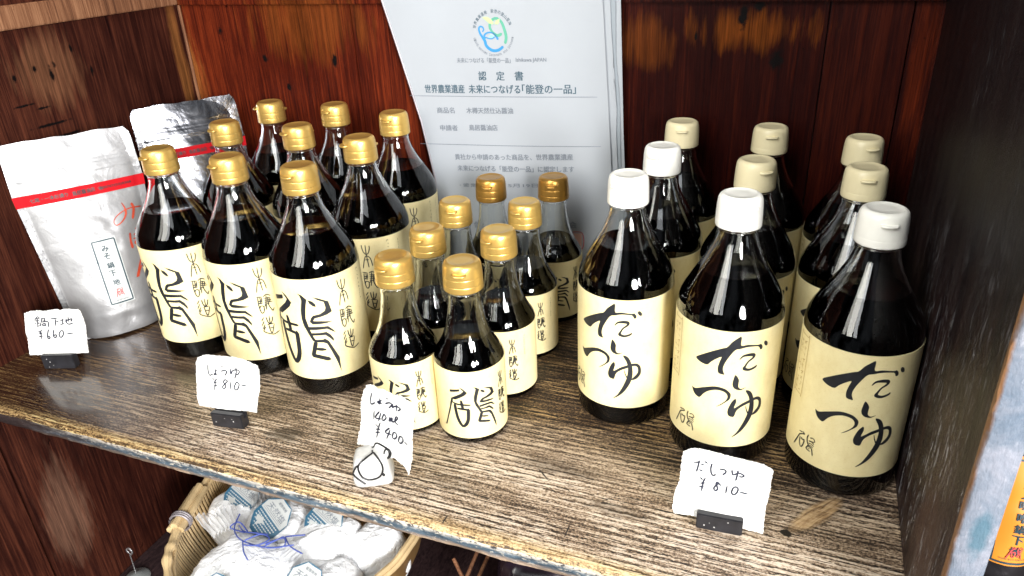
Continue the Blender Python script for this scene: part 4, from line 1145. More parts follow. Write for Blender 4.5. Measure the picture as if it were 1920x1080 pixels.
stroke([(640, 640), (615, 600), (650, 565), (710, 548), (770, 560), (820, 605), (850, 650)], [20, 28, 26, 22, 22, 30, 40], 2)
stroke([(640, 620), (690, 640), (750, 640), (800, 615)], [18, 18, 18, 14], 2)
fillpoly(mb, [p[:] for p in E_([(690, 625), (735, 580), (790, 595), (770, 622)])], fn, 5, B + 0.0002)
mb.build('emblem', ['green', 'lime', 'blue', 'teal_ink', 'grey_ink', simple('light_blue_print', (0.25, 0.6, 0.8), 0.6, 0.05)], cert, smooth=False)
mb = MB()
ribbon(mb, [(0.5743, 0.0944), (0.5903, 0.0950), (0.5905, 0.0750), (0.5745, 0.0745), (0.5743, 0.0944)], 0.001, fn, 0, B)
fillpoly(mb, [(0.5750, 0.0937), (0.5896, 0.0943), (0.5898, 0.0757), (0.5752, 0.0752)], fn, 1, B)
mb.build('red_seal', ['redink', 'stampred'], cert, smooth=False)
mb = MB()
mb.tube([fn(0.3448, 0.392, 0.0006), fn(0.3494, 0.3576, 0.0006), fn(0.368, 0.2874, 0.0006), fn(0.3860, 0.2174, 0.0006), fn(0.3975, 0.15, 0.0006), fn(0.4035, 0.016, 0.0006)], 0.0012, 8)
mb.build('dark_binding_edge', 'steel', cert)

st = thing('paper_stack', 'pale blue-grey sheets with stepped edges showing behind the right side of the certificate', 'papers', (0, 0, 0))
sheet('under_sheet', [(0.42, 0.394), (0.42, 0.0170), (0.6420, 0.0170), (0.6290, 0.215), (0.6290, 0.245), (0.6260, 0.247), (0.6215, 0.330), (0.6180, 0.394)], 0.4335, 'paper', st)
sheet('under_sheet', [(0.43, 0.390), (0.43, 0.0190), (0.6400, 0.0190), (0.6350, 0.18), (0.6320, 0.255), (0.6270, 0.30), (0.6250, 0.390)], 0.4355, 'paper2', st)
sheet('back_sheet', [(0.43, 0.396), (0.43, 0.0195), (0.6490, 0.0195), (0.6405, 0.16), (0.6370, 0.22), (0.6310, 0.36), (0.6290, 0.396)], 0.4375, 'paper', st)

# ================================================================== silver pouches
CH = [('み', 0.1056, -0.0126), ('そ', 0.0967, -0.0132), ('鍋', 0.0853, -0.0124), ('下', 0.0755, -0.0126), ('地', 0.0646, -0.0119)]


def pouch(label, P0, seed, foil='foil', ink=True, group='silver stand-up pouches with a red band', lean=10.0, dirv=(0.553, 0.833), sx=1.0, orange=False, crease=1.0):
    d = Vector((dirv[0], dirv[1], 0)).normalized()
    n = Vector((-d.y, d.x, 0))
    c, s_ = math.cos(R_(lean)), math.sin(R_(lean))
    up = n * s_ + Vector((0, 0, c))
    N = n * c - Vector((0, 0, s_))
    P0 = Vector(P0)
    root = thing('foil_pouch', label, 'pouch', P0, 0, group)

    def edges(b):
        pts = [(0.0, -0.060), (0.004, -0.065), (0.04, -0.0725), (0.168, -0.0835), (0.181, -0.0845), (0.214, -0.0837), (0.226, -0.0835), (0.2325, -0.0825), (0.2385, -0.0780)]
        a = pts[-1][1]
        for (b0, a0), (b1, a1) in zip(pts, pts[1:]):
            if b0 <= b <= b1:
                a = a0 + (a1 - a0) * (b - b0) / (b1 - b0); break
        cx = -0.0160
        return cx + (a - cx) * sx, cx - (a - cx) * sx

    def surf(a, b, l=0.0, side=1):
        a0, a1 = edges(min(max(b, 0), 0.2385))
        u = min(max((a - a0) / (a1 - a0), 0), 1)
        e = min(1, min(u, 1 - u) / 0.5)
        prof = max(0.0, math.sin(math.pi * min(max((u - 0.06) / 0.88, 0), 1))) ** 0.75
        v = b / 0.2385
        f = 0.030 * (1 - v) ** 0.8 * (0.55 + 0.45 * min(1, (b + 0.002) / 0.03)) if v < 0.72 else 0.030 * 0.28 ** 0.8 * (1 - v) / 0.28
        wr = noise.noise((a * 38 + seed, b * 26, 0.3)) * 0.0026 + noise.noise((a * 95 + seed, b * 70, 2.3)) * 0.0008
        wr += abs(noise.noise((a * 22 + b * 30 + seed, b * 20 - a * 14, 7.7))) * 0.003
        t = f * prof + crease * wr * prof * (1.1 - 0.6 * v)
        if side < 0: t = -0.25 * f * prof
        # zip ridges and tear crimp
        if side > 0:
            for zc, am, wd in ((0.197, 0.0011, 0.0014), (0.201, 0.0009, 0.0012), (0.2105, -0.0005, 0.0010)):
                t += am * math.exp(-((b - zc - 0.012 * (u - 0.5) * 0) / wd) ** 2) * min(1, e * 6)
            t += 0.0025 * math.sin(a * 40 + seed) * max(0, v - 0.8) * 3
        p = d * a + up * b - N * (t + l)
        if p.z < 0.0006: p.z = 0.0006
        return p[:]
    mb = MB()
    nu, nv = 56, 110
    for side in (1, -1):
        rows = []
        for i in range(nu + 1):
            row = []
            for j in range(nv + 1):
                b = 0.2385 * j / nv
                a0, a1 = edges(b)
                dip = 0.0022 * noise.noise((i * 0.09 + seed, 3.0, 1.0)) * (j / nv) ** 6
                row.append(surf(a0 + (a1 - a0) * i / nu, b, 0.0002, side) if not dip else tuple(Vector(surf(a0 + (a1 - a0) * i / nu, b, 0.0002, side)) + up * dip))
            rows.append(row)
        mb.grid(rows, 0, flip=(side > 0))
    # bottom gusset
    rows = []
    for i in range(nu + 1):
        a0, a1 = edges(0)
        a = a0 + (a1 - a0) * i / nu
        rows.append([surf(a, 0, 0.0002, 1), surf(a, 0, 0.0002, -1)])
    mb.grid(rows, 0)
    mb.build('pouch_body', foil, root, ang=180)
    # red band
    mb = MB()
    rows = []
    for i in range(49):
        row = []
        for b in (0.1678, 0.1710, 0.1742, 0.1775, 0.1808):
            a0, a1 = edges(b)
            row.append(surf(a0 - 0.0006 + (a1 - a0 + 0.0012) * i / 48, b, 0.0012))
        rows.append(row)
    mb.grid(rows, 0, flip=True)
    band = mb.build('red_band', 'red', root)
    mb = MB()
    k = sx
    for s, a, b2, h in (('七尾・一本杉通り', -0.069, -0.031, 0.0046), ('鳥居醤油店', -0.0265, -0.0030, 0.0050), ('☎0767(52)0368', 0.0005, 0.0370, 0.0040)):
        text(mb, s, (-0.016 + (a + 0.016) * k, 0.1737), (-0.016 + (b2 + 0.016) * k, 0.1742), h, surf, 0, 0.0017, 0.00015)
    mb.build('lettering', 'ink', band, smooth=False)
    # framed sticker
    off = 0.0 if not orange else 0.0
    mb = MB()
    rows = []
    for i in range(15):
        a = -0.0262 + 0.0280 * i / 14
        rows.append([surf(a, 0.0386 + (0.1180 - 0.0386) * j / 30, 0.0011) for j in range(31)])
    mb.grid(rows, 0, flip=True)
    stk = mb.build('sticker', 'orange' if orange else 'sticker', root)
    mb = MB()
    x0, x1, z0, z1 = -0.0243, -0.0001, 0.0406, 0.1154
    for a, b2 in (((x0, z1), (x1, z1)), ((x1, z1), (x1, z0)), ((x1, z0), (x0, z0)), ((x0, z0), (x0, z1))):
        ribbon(mb, [(a[0] + (b2[0] - a[0]) * q_ / 10, a[1] + (b2[1] - a[1]) * q_ / 10) for q_ in range(11)], 0.0015, surf, 0, 0.0015)
    chars = CH if not orange else [('大', 0.1075, -0.0122), ('人', 0.0995, -0.0122), ('ノ', 0.0918, -0.0122), ('味', 0.0840, -0.0122), ('噌', 0.0755, -0.0122), ('鍋', 0.0672, -0.0122), ('下', 0.0590, -0.0122), ('地', 0.0630 - 0.0125, -0.0122)]
    hh = 0.0070 if not orange else 0.0066
    for ch, z, a in chars:
        text(mb, ch, (a - hh * 0.5, z), (a + hh * 0.5, z), hh, surf, 0, 0.0016, 0.00022)
    text(mb, 'TORII SOY SAUCE', (-0.0205, 0.0438), (-0.0045, 0.0438), 0.0012, surf, 0, 0.0016)
    draw(mb, DES['MARK'], surf, (0.00042, 0.00055), (-0.0122 + 0.0556 * 0.42, 0.0525 - 0.0395 * 0.55 - (0.003 if orange else 0)), 1, base=0.0017, thin=1.25)
    mb.build('lettering', ['navy', 'redink'], stk, smooth=False)
    if ink:
        mb = MB()
        wid = [[0.0010, 0.0016, 0.0022, 0.0018, 0.0012, 0.0010, 0.0010, 0.0010, 0.0012, 0.0012, 0.0020], 0.0028, [0.0022, 0.0022, 0.0032], 0.0024, 0.0022, 0.0020, 0.0018, [0.0016, 0.0020, 0.0030, 0.0014, 0.0014, 0.0020, 0.0030, 0.0016]]
        for st_, w in zip(TAG['bagink']['strokes'], wid):
            pts = [(x / 1000, z / 1000) for x, z in st_]
            if isinstance(w, list) and len(w) != len(pts): w = w[0]
            ribbon(mb, pts, w, surf, 0, 0.0009)
        mb.build('brush_writing', 'brushred', root, smooth=False)
    return root


pouch('silver pouch with orange brush writing and framed sticker, the nearer one by the left wall', (0.0796, 0.1900, 0.0004), 1.7)
pouch('silver pouch half hidden behind the gold caps, in the back left corner', (0.0880, 0.3660, 0.0004), 9.2, foil='foil_dark', ink=False, crease=0.35)
pouch('dark pouch with an orange framed sticker, beyond the bleached right wall edge', (0.9970, 0.0800, 0.0004), 4.1, foil='foil_black', ink=False, group=None, lean=4, dirv=(1, 0.06), sx=0.62, orange=True)

# ================================================================== price cards
def jag(outline, amp, seed):
    """torn deckle edge"""
    rnd = random.Random(seed)
    out = []
    n = len(outline)
    for i in range(n):
        a, b = Vector(outline[i]), Vector(outline[(i + 1) % n])
        L = (b - a).length
        m = max(2, int(L / 1.1))
        for k in range(m):
            p = a.lerp(b, k / m)
            out.append((p.x + amp * rnd.uniform(-1, 1), p.y + amp * rnd.uniform(-1, 1)))
    return out


def price_card(key, label, amp, seed, curl=0.0):
    T = TAG[key]
    P0, d, up, n = (Vector(T[k]) for k in ('P0', 'd', 'up', 'n'))
    root = thing('price_card', label, 'price card', P0, 0, 'torn paper price cards')

    def fn(a, b, l=0.0):
        w = curl * ((a - 0.02) / 0.04) ** 2 + 0.0006 * math.sin(a * 130 + seed) + 0.0005 * math.sin(b * 150 + seed)
        return tuple(d * a + up * b - n * (l + w))
    ol = [(x / 1000, y / 1000) for x, y in jag(T['outline'], amp, seed)]
    mb = MB()
    th = 0.0005
    fillpoly(mb, ol, fn, 0, th, 0.004, True)
    fillpoly(mb, ol, fn, 0, -th, 0.004, True)
    m = len(ol)
    rnd = random.Random(seed)
    mb.grid([[fn(*ol[i % m], th), fn(ol[i % m][0] + rnd.uniform(-1, 1) * 0.0002, ol[i % m][1] + rnd.uniform(-1, 1) * 0.0003, 0), fn(*ol[i % m], -th)] for i in range(m + 1)])
    mb.build('torn_paper', 'card', root, smooth=False)
    mb = MB()
    for k, s in enumerate(T['strokes']):
        pts = [(x / 1000, y / 1000) for x, y in s]
        ribbon(mb, pts, T['w'] * 1.45 / 1000, fn, 0, th + 0.00025 + 0.00001 * k)
    mb.build('handwriting', 'pen', root, smooth=False)
    return root


def card_block(label, x, y, rz, w, dp, h):
    root = thing('card_holder', label, 'card holder', (x, y, 0.0003), R_(rz), 'black wooden price card holders')
    mb = MB()
    mb.box((0, 0, 0), (w, dp * 0.62, h), bevel=0.0008)
    mb.box((0, dp * 0.62 - 0.0005, 0), (w, dp * 0.78, h - 0.006))
    mb.box((0, dp * 0.78 - 0.0005, 0), (w, dp * 1.15, h * 0.97), bevel=0.0008)
    rnd = random.Random(x)
    mb.build('block', 'block', root, ang=30)
    mb = MB()
    for k in range(4):
        cx, cz = rnd.uniform(0.004, w - 0.004), rnd.uniform(0.003, h - 0.003)
        r = rnd.uniform(0.0003, 0.0007)
        mb.add([(cx + r * math.cos(t) * rnd.uniform(.7, 1.3), -0.00025, cz + r * math.sin(t) * rnd.uniform(.7, 1.3)) for t in [i * math.pi / 4 for i in range(8)]], [tuple(range(8))])
    mb.build('chipped_spots', 'stone', root, smooth=False)
    return root


price_card('D', 'torn white card reading 810 yen for dashi, at the right front of the shelf', 0.35, 11)
card_block('black wooden block holding the dashi card, below the middle white-capped bottle', 0.7838, 0.0655, 3.3, 0.0347, 0.0094, 0.0150)
price_card('1', 'torn white card reading 660 yen in front of the silver pouch', 0.35, 12)
card_block('black wooden block holding the 660 yen card by the left wall', 0.0558, 0.0744, 19.8, 0.0363, 0.0090, 0.0174)
price_card('2', 'torn white card reading 810 yen in front of the large gold-capped bottles', 0.35, 13)
card_block('black wooden block with a white fleck, holding the card before the large soy bottles', 0.3185, 0.0501, 7.6, 0.0339, 0.0102, 0.0158)
price_card('3', 'rough fibrous paper reading 140 ml 400 yen, clipped upright above a white stone', 0.75, 14, 0.002)

# stone weight with wire clip
root = thing('stone_clip', 'white stone wrapped in black wire that clips the 400 yen paper', 'stone clip', (0.5110, 0.0360, 0.0))
rz = Matrix.Rotation(R_(28), 3, 'Z')
bm = bmesh.new()
bmesh.ops.create_cube(bm, size=1)
bmesh.ops.subdivide_edges(bm, edges=list(bm.edges), cuts=9, use_grid_fill=True)
for v in bm.verts:
    p = v.co * 2
    r = (abs(p.x) ** 6.5 + abs(p.y) ** 6.5 + abs(p.z) ** 6.5) ** (1 / 6.5)
    p = p / r
    k = 1 + 0.05 * noise.noise(p * 1.6 + Vector((3, 1, 2))) + 0.012 * noise.noise(p * 6)
    p = Vector((p.x * 0.0165 * (1 - 0.10 * p.z), p.y * 0.0135 * (1 - 0.14 * p.z), p.z * 0.0140)) * k
    v.co = rz @ p + Vector((0, 0, 0.0146))
for v in bm.verts:
    if v.co.z < 0.0006: v.co.z = 0.0006
bvh = BVHTree.FromBMesh(bm)
bm.verts.index_update()
mb = MB()
mb.add([v.co[:] for v in bm.verts], [[v.index for v in f.verts] for f in bm.faces])
bm.free()
mb.build('stone', 'stone', root, ang=180)
cen = Vector((0, 0, 0.0142))
vd = (CAMP - Vector((0.511, 0.036, 0.014))).normalized()
vr = Vector((0.92, 0.38, -0.03)).normalized()
vu = vr.cross(-vd).normalized()


def on_stone(x, y):
    """wire point on the near side of the stone, x right and y up as one faces it (m)"""
    o = cen + vr * x + vu * y + vd * 0.08
    h = bvh.ray_cast(o, -vd)
    if h[0] is None:
        return cen + vr * x * 0.95 + vu * y * 0.95
    return h[0] + vd * 0.0007


loop = [(0.0000, 0.0105), (-0.0065, 0.0055), (-0.0118, 0.0005), (-0.0122, -0.0045), (-0.0085, -0.0105), (-0.0025, -0.0125), (0.0045, -0.0110), (0.0078, -0.0075), (0.0082, -0.0020), (0.0050, 0.0040), (0.0005, 0.0100)]
c, _ = catmull(loop, 5)
mb = MB()
mb.tube([on_stone(p.x, p.y) for p in c], 0.0008, 7)
c, _ = catmull([(-0.0120, 0.0000), (-0.0150, -0.0025), (-0.0165, -0.0075), (-0.0120, -0.0120), (-0.0060, -0.0160)], 5)
mb.tube([on_stone(p.x, p.y) for p in c], 0.0008, 7)
c, _ = catmull([(0.0075, -0.0070), (0.0100, -0.0092)], 5)
mb.tube([on_stone(p.x, p.y) for p in c], 0.0011, 7)
c, _ = catmull([(-0.0015, 0.0145), (0.004, 0.0160), (0.0100, 0.0148), (0.0125, 0.0125)], 5)
mb.tube([on_stone(p.x, p.y) for p in c], 0.0008, 7)
T3 = TAG['3']
P3, d3, u3, n3 = (Vector(T3[k]) for k in ('P0', 'd', 'up', 'n'))
base = Vector((0.511, 0.036, 0.0))


def on_paper(a, b, l):
    return P3 + d3 * a + u3 * b - n3 * l - base


def zp(px, py, l=0.0016):   # zoom pixel on the paper plane (5.14 px per photo pixel)
    o0, o1 = (90, 600), (600, 260)
    A, Bq = Vector(T3['outline'][0]) / 1000, Vector(T3['outline'][12]) / 1000
    C_ = Vector(T3['outline'][17]) / 1000
    # affine map from three outline corners
    x0, y0, x1, y1, x2, y2 = 90, 600, 605, 260, 555, 910
    det = (x1 - x0) * (y2 - y0) - (x2 - x0) * (y1 - y0)
    s = ((px - x0) * (y2 - y0) - (x2 - x0) * (py - y0)) / det
    t = ((x1 - x0) * (py - y0) - (px - x0) * (y1 - y0)) / det
    q_ = A + (Bq - A) * s + (C_ - A) * t
    return on_paper(q_.x, q_.y, l)


c, _ = catmull([zp(*p) for p in [(262, 742), (248, 700), (240, 655), (246, 615), (268, 600), (300, 612), (345, 640), (385, 670), (398, 705), (385, 740), (358, 752), (338, 725), (338, 685), (358, 658), (380, 680), (385, 715), (370, 745)]], 5)
mb.tube(c, 0.0008, 7)
c, _ = catmull([zp(225, 735), zp(245, 775, 0.004), zp(268, 745, 0.003), zp(290, 715, 0.002)], 4)
mb.tube(c, 0.0007, 7)
c, _ = catmull([zp(270, 735), zp(255, 770, 0.004), on_stone(-0.001, 0.0118)], 4)
mb.tube(c, 0.0008, 7)
mb.build('wire_clip', 'wire', root)

# ================================================================== things on the lower shelf
FZ = -0.372
bk = thing('bamboo_basket', 'pale woven bamboo basket full of salt bags on the lower shelf', 'basket', (0, 0, 0))
RIM = [(0.092, 0.215), (0.078, 0.270), (0.105, 0.335), (0.20, 0.385), (0.33, 0.365), (0.405, 0.285), (0.425, 0.210), (0.418, 0.140), (0.380, 0.075), (0.305, 0.030), (0.225, 0.028), (0.170, 0.060), (0.124, 0.120)]
loop, _ = catmull(RIM[-1:] + RIM + RIM[:2], 8)
loop = [Vector((p.x, p.y, 0)) for p in loop[8:-8]]
ZR = -0.262
ctr = Vector((0.255, 0.195, 0))


def rimpt(t, z, k):
    n = len(loop) - 1
    f = (t % 1.0) * n
    i = int(f)
    p = loop[i].lerp(loop[min(i + 1, n)], f - i)
    q = ctr + (p - ctr) * k
    return Vector((q.x, q.y, z))


mb = MB()
for (dz, r, k) in ((0.003, 0.0036, 1.0), (-0.0025, 0.0038, 1.016), (-0.0035, 0.0036, 0.980)):
    mb.tube([rimpt(i / 120, ZR + dz + 0.0008 * math.sin(i), k) for i in range(120)], [r * (1 + 0.08 * noise.noise((i * 0.3, dz * 90, 0))) for i in range(120)], 8, closed=True)
mb.build('rim', 'bamboo', bk)
mb = MB()
N = 190
for i in range(N):
    t = i / N
    a = 0.36 / N
    rows = []
    for j in range(9):
        v = j / 8
        z = ZR + (FZ + 0.004 - ZR) * v
        k = 0.97 - 0.24 * v ** 1.6 + 0.002 * math.sin(i * 2.1)
        rows.append([rimpt(t - a, z, k), rimpt(t, z, k - 0.006), rimpt(t + a, z, k)])
    mb.grid(rows)
mb.build('upright_splints', 'bamboo', bk, ang=60)
mb = MB()
for v in (0.22, 0.42, 0.62, 0.82):
    z = ZR + (FZ - ZR) * v
    k = 0.985 - 0.24 * v ** 1.6
    P = [rimpt(i / 110, z, k + 0.004 * math.sin(i * 1.7)) for i in range(111)]
    mb.grid([[p + Vector((0, 0, 0.003)), p - Vector((0, 0, 0.003))] for p in P])
rows = []
for i in range(111):
    rows.append([rimpt(i / 110, ZR - 0.002, 0.992), rimpt(i / 110, ZR - 0.06, 0.93), rimpt(i / 110, FZ + 0.003, 0.758), rimpt(i / 110, FZ + 0.0026, 0.01)])
mb.grid(rows, 1)
mb.build('woven_backing', ['bamboo2', 'bamboo2'], bk)
mb = MB()
jp = rimpt((len(RIM) - 0.25) / len(RIM), ZR, 1.0)
a, b_ = Vector((0.1005, 0.190, ZR + 0.003)), Vector((0.1225, 0.128, ZR + 0.004))
jd = (b_ - a).normalized()
for dx, dz in ((-0.006, 0.0), (0.006, 0.001), (0.0, 0.006), (0.0, -0.006)):
    o = Vector((dx, dx * 0.3, dz))
    mb.tube([a + o, a.lerp(b_, 0.5) + o * 1.1, b_ + o * 1.1 + jd * 0.014], [0.0050, 0.0054, 0.0050], 8)
mb.build('lapped_joint', 'bamboo', bk)
mb = MB()
m = b_ - jd * 0.004
s_ = jd.cross(Vector((0, 0, 1))).normalized()
u_ = s_.cross(jd)
for off in (-0.0022, 0.0010, 0.0042):
    mb.tube([m + jd * off + 0.0132 * math.cos(t) * s_ + 0.0132 * math.sin(t) * u_ for t in [i * math.pi / 12 for i in range(24)]], 0.0016, 6, closed=True)
mb.build('binding_wire', 'steel', bk)
mb = MB()
hs = [b_ + Vector((0.001, -0.004, -0.001)), Vector((0.140, 0.098, ZR + 0.004)), Vector((0.150, 0.080, ZR + 0.007)), Vector((0.166, 0.062, ZR + 0.006)), Vector((0.190, 0.040, ZR + 0.004))]
c, _ = catmull([p[:] for p in hs], 6)
mb.tube(c, [0.0056 + 0.0012 * math.sin(i * 0.9) for i in range(len(c))], 8)
mb.build('split_cane', 'bamboo', bk)


def salt_bag(label, loc, rz, sx, sy, sz, seed, neck=None, sticker=None, tilt=(0, 0), bow=None, tot=1.0):
    root = thing('salt_bag', label, 'salt bag', loc, 0, 'clear bags of white salt in the basket')
    rot = Matrix.Rotation(R_(rz), 3, 'Z') @ Matrix.Rotation(R_(tilt[0]), 3, 'X') @ Matrix.Rotation(R_(tilt[1]), 3, 'Y')

    def body(u, v, l=0.0):
        """u longitude, v -1..1 height"""
        ph = v * math.pi / 2
        cu_, su_ = math.cos(u), math.sin(u)
        e = 0.62
        x = math.copysign(abs(math.cos(ph)) ** e * abs(cu_) ** e, cu_)
        y = math.copysign(abs(math.cos(ph)) ** e * abs(su_) ** e, su_)
        z = math.copysign(abs(math.sin(ph)) ** 0.8, ph)
        k = 1 + 0.07 * noise.noise((x * 2 + seed, y * 2, z * 2)) + 0.035 * noise.noise((x * 5 + seed, y * 5, z * 4)) - 0.05 * abs(noise.noise((x * 3.1 + seed, y * 3.1 + 4, z * 3)))
        p = Vector((x * sx * k, y * sy * k, z * sz * k))
        return rot @ (p + p.normalized() * l)
    mb = MB()
    rows = []
    for i in range(48):
        rows.append([body(2 * math.pi * i / 48, -1 + 2 * j / 28) for j in range(29)])
    mb.grid(rows, 0, True)
    mb.build('filled_bag', 'plastic', root, ang=180)
    if neck:
        # gathered, crumpled top of the bag fanning out past its tie
        p0, p1, w0, w1 = Vector(neck[0]), Vector(neck[1]), neck[2], neck[3]
        t = (p1 - p0).normalized()
        sd = t.cross(Vector((0, 0.25, 1))).normalized()
        nn = sd.cross(t)
        rows = []
        for i in range(41):
            f = -1 + i / 20
            row = []
            for j in range(15):
                q_ = j / 14
                w = w0 + (w1 - w0) * q_
                cr_ = 0.0045 * math.sin(i * 1.25 + seed) * (1 - 0.25 * q_) + 0.006 * noise.noise((i * 0.35 + seed, q_ * 3, 2.2)) * q_
                row.append(p0.lerp(p1, q_) + sd * w * f + nn * (cr_ + 0.008 * (1 - f * f) * (1 - q_)) + t * 0.006 * noise.noise((i * 0.5, seed, 1)) * q_)
            rows.append(row)
        mb = MB()
        mb.grid(rows)
        mb.build('gathered_neck', 'film', root, ang=180)
    if bow:
        mb = MB()
        for path in bow:
            c, _ = catmull(path, 6)
            mb.tube(c, 0.0009, 6)
        mb.build('blue_string', 'string', root)
    if sticker:
        cx, cy, cz, s, ra, nrm = sticker
        nz = Vector(nrm).normalized()
        ax = Vector((math.cos(R_(ra)), math.sin(R_(ra)), 0))
        ax = (ax - nz * ax.dot(nz)).normalized()
        ay = nz.cross(ax)
        o = Vector((cx, cy, cz))

        def fn(a, b, l=0.0):
            return tuple(o + ax * a + ay * b + nz * (l - 3.0 * (a * a + b * b)))
        octo = [(s * 0.5 * x, s * 0.56 * y) for x, y in ((-0.42, 1), (0.42, 1), (1, 0.42), (1, -0.42), (0.42, -1), (-0.42, -1), (-1, -0.42), (-1, 0.42))]
        mb = MB()
        fillpoly(mb, octo, fn, 0, 0.0004, 0.006)
        st_ = mb.build('octagon_sticker', 'sticker', root)
        mb = MB()
        for a, b2 in zip(octo, octo[1:] + octo[:1]):
            ribbon(mb, [a, b2], s * 0.035, fn, 0, 0.0007)
        low = [(s * 0.49, 0.0), (s * 0.49, -s * 0.23), (s * 0.2, -s * 0.55), (-s * 0.2, -s * 0.55), (-s * 0.49, -s * 0.23), (-s * 0.49, 0.0)]
        fillpoly(mb, low, fn, 0, 0.0006, 0.006)
        text(mb, '天然塩', (-s * 0.36, s * 0.21), (s * 0.36, s * 0.21), s * 0.19, fn, 2, 0.0009)
        text(mb, '能登珠洲', (-s * 0.17, s * 0.42), (s * 0.17, s * 0.42), s * 0.08, fn, 2, 0.0009)
        for yy in (0.095, 0.05):
            ribbon(mb, [(-s * 0.4, s * yy), (s * 0.4, s * yy)], s * 0.012, fn, 2, 0.0009)
        rnd = random.Random(seed)
        for r in range(6):
            y = -s * (0.065 + 0.078 * r)
            w = s * (0.42 if r < 3 else 0.42 - 0.075 * (r - 2))
            x = -w
            while x < w - s * 0.04:
                L = s * rnd.uniform(0.03, 0.075)
                ribbon(mb, [(x, y), (x + L, y)], s * 0.034, fn, 1, 0.0009)
                x += L + s * 0.022
        mb.build('label_print', ['salt_blue', 'sticker', 'grey_ink'], st_, smooth=False)
    return root


UPN = (0.12, -0.52, 0.85)
salt_bag('large blank white salt bag at the front of the basket, tied with blue string', (0.262, 0.088, -0.292), -18, 0.078, 0.060, 0.052, 1.0, tilt=(14, 0),
         neck=((-0.055, 0.035, 0.046), (-0.098, 0.060, 0.050), 0.018, 0.026),
         bow=[[(-0.052, 0.060, 0.058), (-0.040, 0.036, 0.060), (-0.020, 0.022, 0.062), (0.006, 0.018, 0.064), (0.030, 0.020, 0.066), (0.052, 0.034, 0.064)],
              [(-0.010, 0.020, 0.064), (0.004, 0.034, 0.066), (0.020, 0.030, 0.067), (0.012, 0.018, 0.066), (-0.006, 0.014, 0.064)],
              [(0.020, 0.022, 0.066), (0.036, 0.036, 0.068), (0.044, 0.026, 0.067), (0.026, 0.018, 0.066)], [(-0.012, 0.019, 0.064), (0.000, 0.006, 0.063), (0.012, -0.002, 0.062)]],
         sticker=(-0.004, -0.046, 0.040, 0.045, -8, (0.1, -0.75, 0.62)))
salt_bag('salt bag whose whole octagon sticker faces up, middle of the basket', (0.243, 0.180, -0.296), 20, 0.052, 0.046, 0.048, 2.3,
         sticker=(0.002, -0.018, 0.0535, 0.047, -34, UPN), neck=((0.0, -0.052, 0.040), (-0.014, -0.090, 0.040), 0.020, 0.034),
         bow=[[(-0.024, -0.046, 0.058), (-0.010, -0.052, 0.058), (0.006, -0.050, 0.059), (0.022, -0.046, 0.058)], [(-0.006, -0.051, 0.059), (-0.024, -0.044, 0.062), (-0.030, -0.054, 0.060), (-0.008, -0.054, 0.059)]])
salt_bag('salt bag at the back left of the basket with its sticker half covered', (0.166, 0.205, -0.300), -10, 0.046, 0.052, 0.044, 3.9, sticker=(0.006, -0.014, 0.0475, 0.046, -22, UPN),
         neck=((0.030, 0.0, 0.044), (0.062, -0.020, 0.058), 0.014, 0.026))
salt_bag('salt bag right of the middle, its sticker cut off by the shelf edge', (0.318, 0.172, -0.290), 8, 0.044, 0.046, 0.046, 5.2, sticker=(-0.004, 0.008, 0.0475, 0.046, -26, UPN),
         neck=((-0.012, -0.040, 0.040), (-0.022, -0.062, 0.046), 0.018, 0.030),
         bow=[[(-0.046, -0.052, 0.052), (-0.028, -0.036, 0.054), (-0.006, -0.026, 0.055)], [(-0.028, -0.037, 0.055), (-0.012, -0.048, 0.055), (0.008, -0.052, 0.054)], [(-0.030, -0.037, 0.055), (-0.046, -0.060, 0.053)]])
salt_bag('plain salt bag at the right end of the basket', (0.376, 0.196, -0.300), 60, 0.040, 0.034, 0.046, 6.1)
salt_bag('plain salt bag lying at the front right of the basket', (0.352, 0.112, -0.298), 30, 0.050, 0.040, 0.048, 7.4, sticker=(-0.006, -0.024, 0.0480, 0.046, -20, (0.1, -0.66, 0.75)))

# clear memo stand with a wire curl
ms = thing('memo_stand', 'clear domed memo stand with a curled wire tip, at the lower left', 'memo stand', (0.030, 0.108, FZ + 0.0003))
mb = MB()
mb.lathe([(0.0165, 0.0), (0.0175, 0.0012), (0.0170, 0.0028), (0.0150, 0.0042), (0.0120, 0.0052), (0.0085, 0.0074), (0.0045, 0.0092), (0.0020, 0.0100)], 36)
mb.build('domed_base', 'acrylic', ms)
mb = MB()
mb.tube([(0, 0, 0.009), (-0.001, 0.001, 0.024), (-0.002, 0.002, 0.042)], 0.0007, 8)
cc, _ = catmull([(-0.002 + 0.0052 * math.cos(t), 0.002 + 0.001 * k_, 0.0475 + 0.0052 * math.sin(t)) for k_, t in enumerate([-1.57 + 0.7 * i for i in range(20)])][:18], 3)
cc = [Vector((p.x, 0.002 + (p.y - 0.002) * 0.12, p.z)) for p in cc]
mb.tube(cc, 0.0007, 8)
mb.build('wire_curl', simple('bright_wire', (0.7, 0.7, 0.72), 0.25, 0.05, Metallic=0.9), ms)

mb = MB()
for lo, hi in (((0.0, 0.0, 0.0), (0.058, 0.010, 0.003)), ((0.0, 0.0101, 0.0), (0.009, 0.046, 0.003)), ((0.0, 0.0461, 0.0), (0.020, 0.054, 0.003))):
    mb.box(lo, hi, bevel=0.0008)
br = mb.build('steel_bracket', 'steel', smooth=False)
br.location = (0.062, 0.125, FZ + 0.0004)
br.rotation_euler = (0, 0, R_(-22))
tag(br, 'dull steel angle bracket lying between the memo stand and the basket', 'bracket')

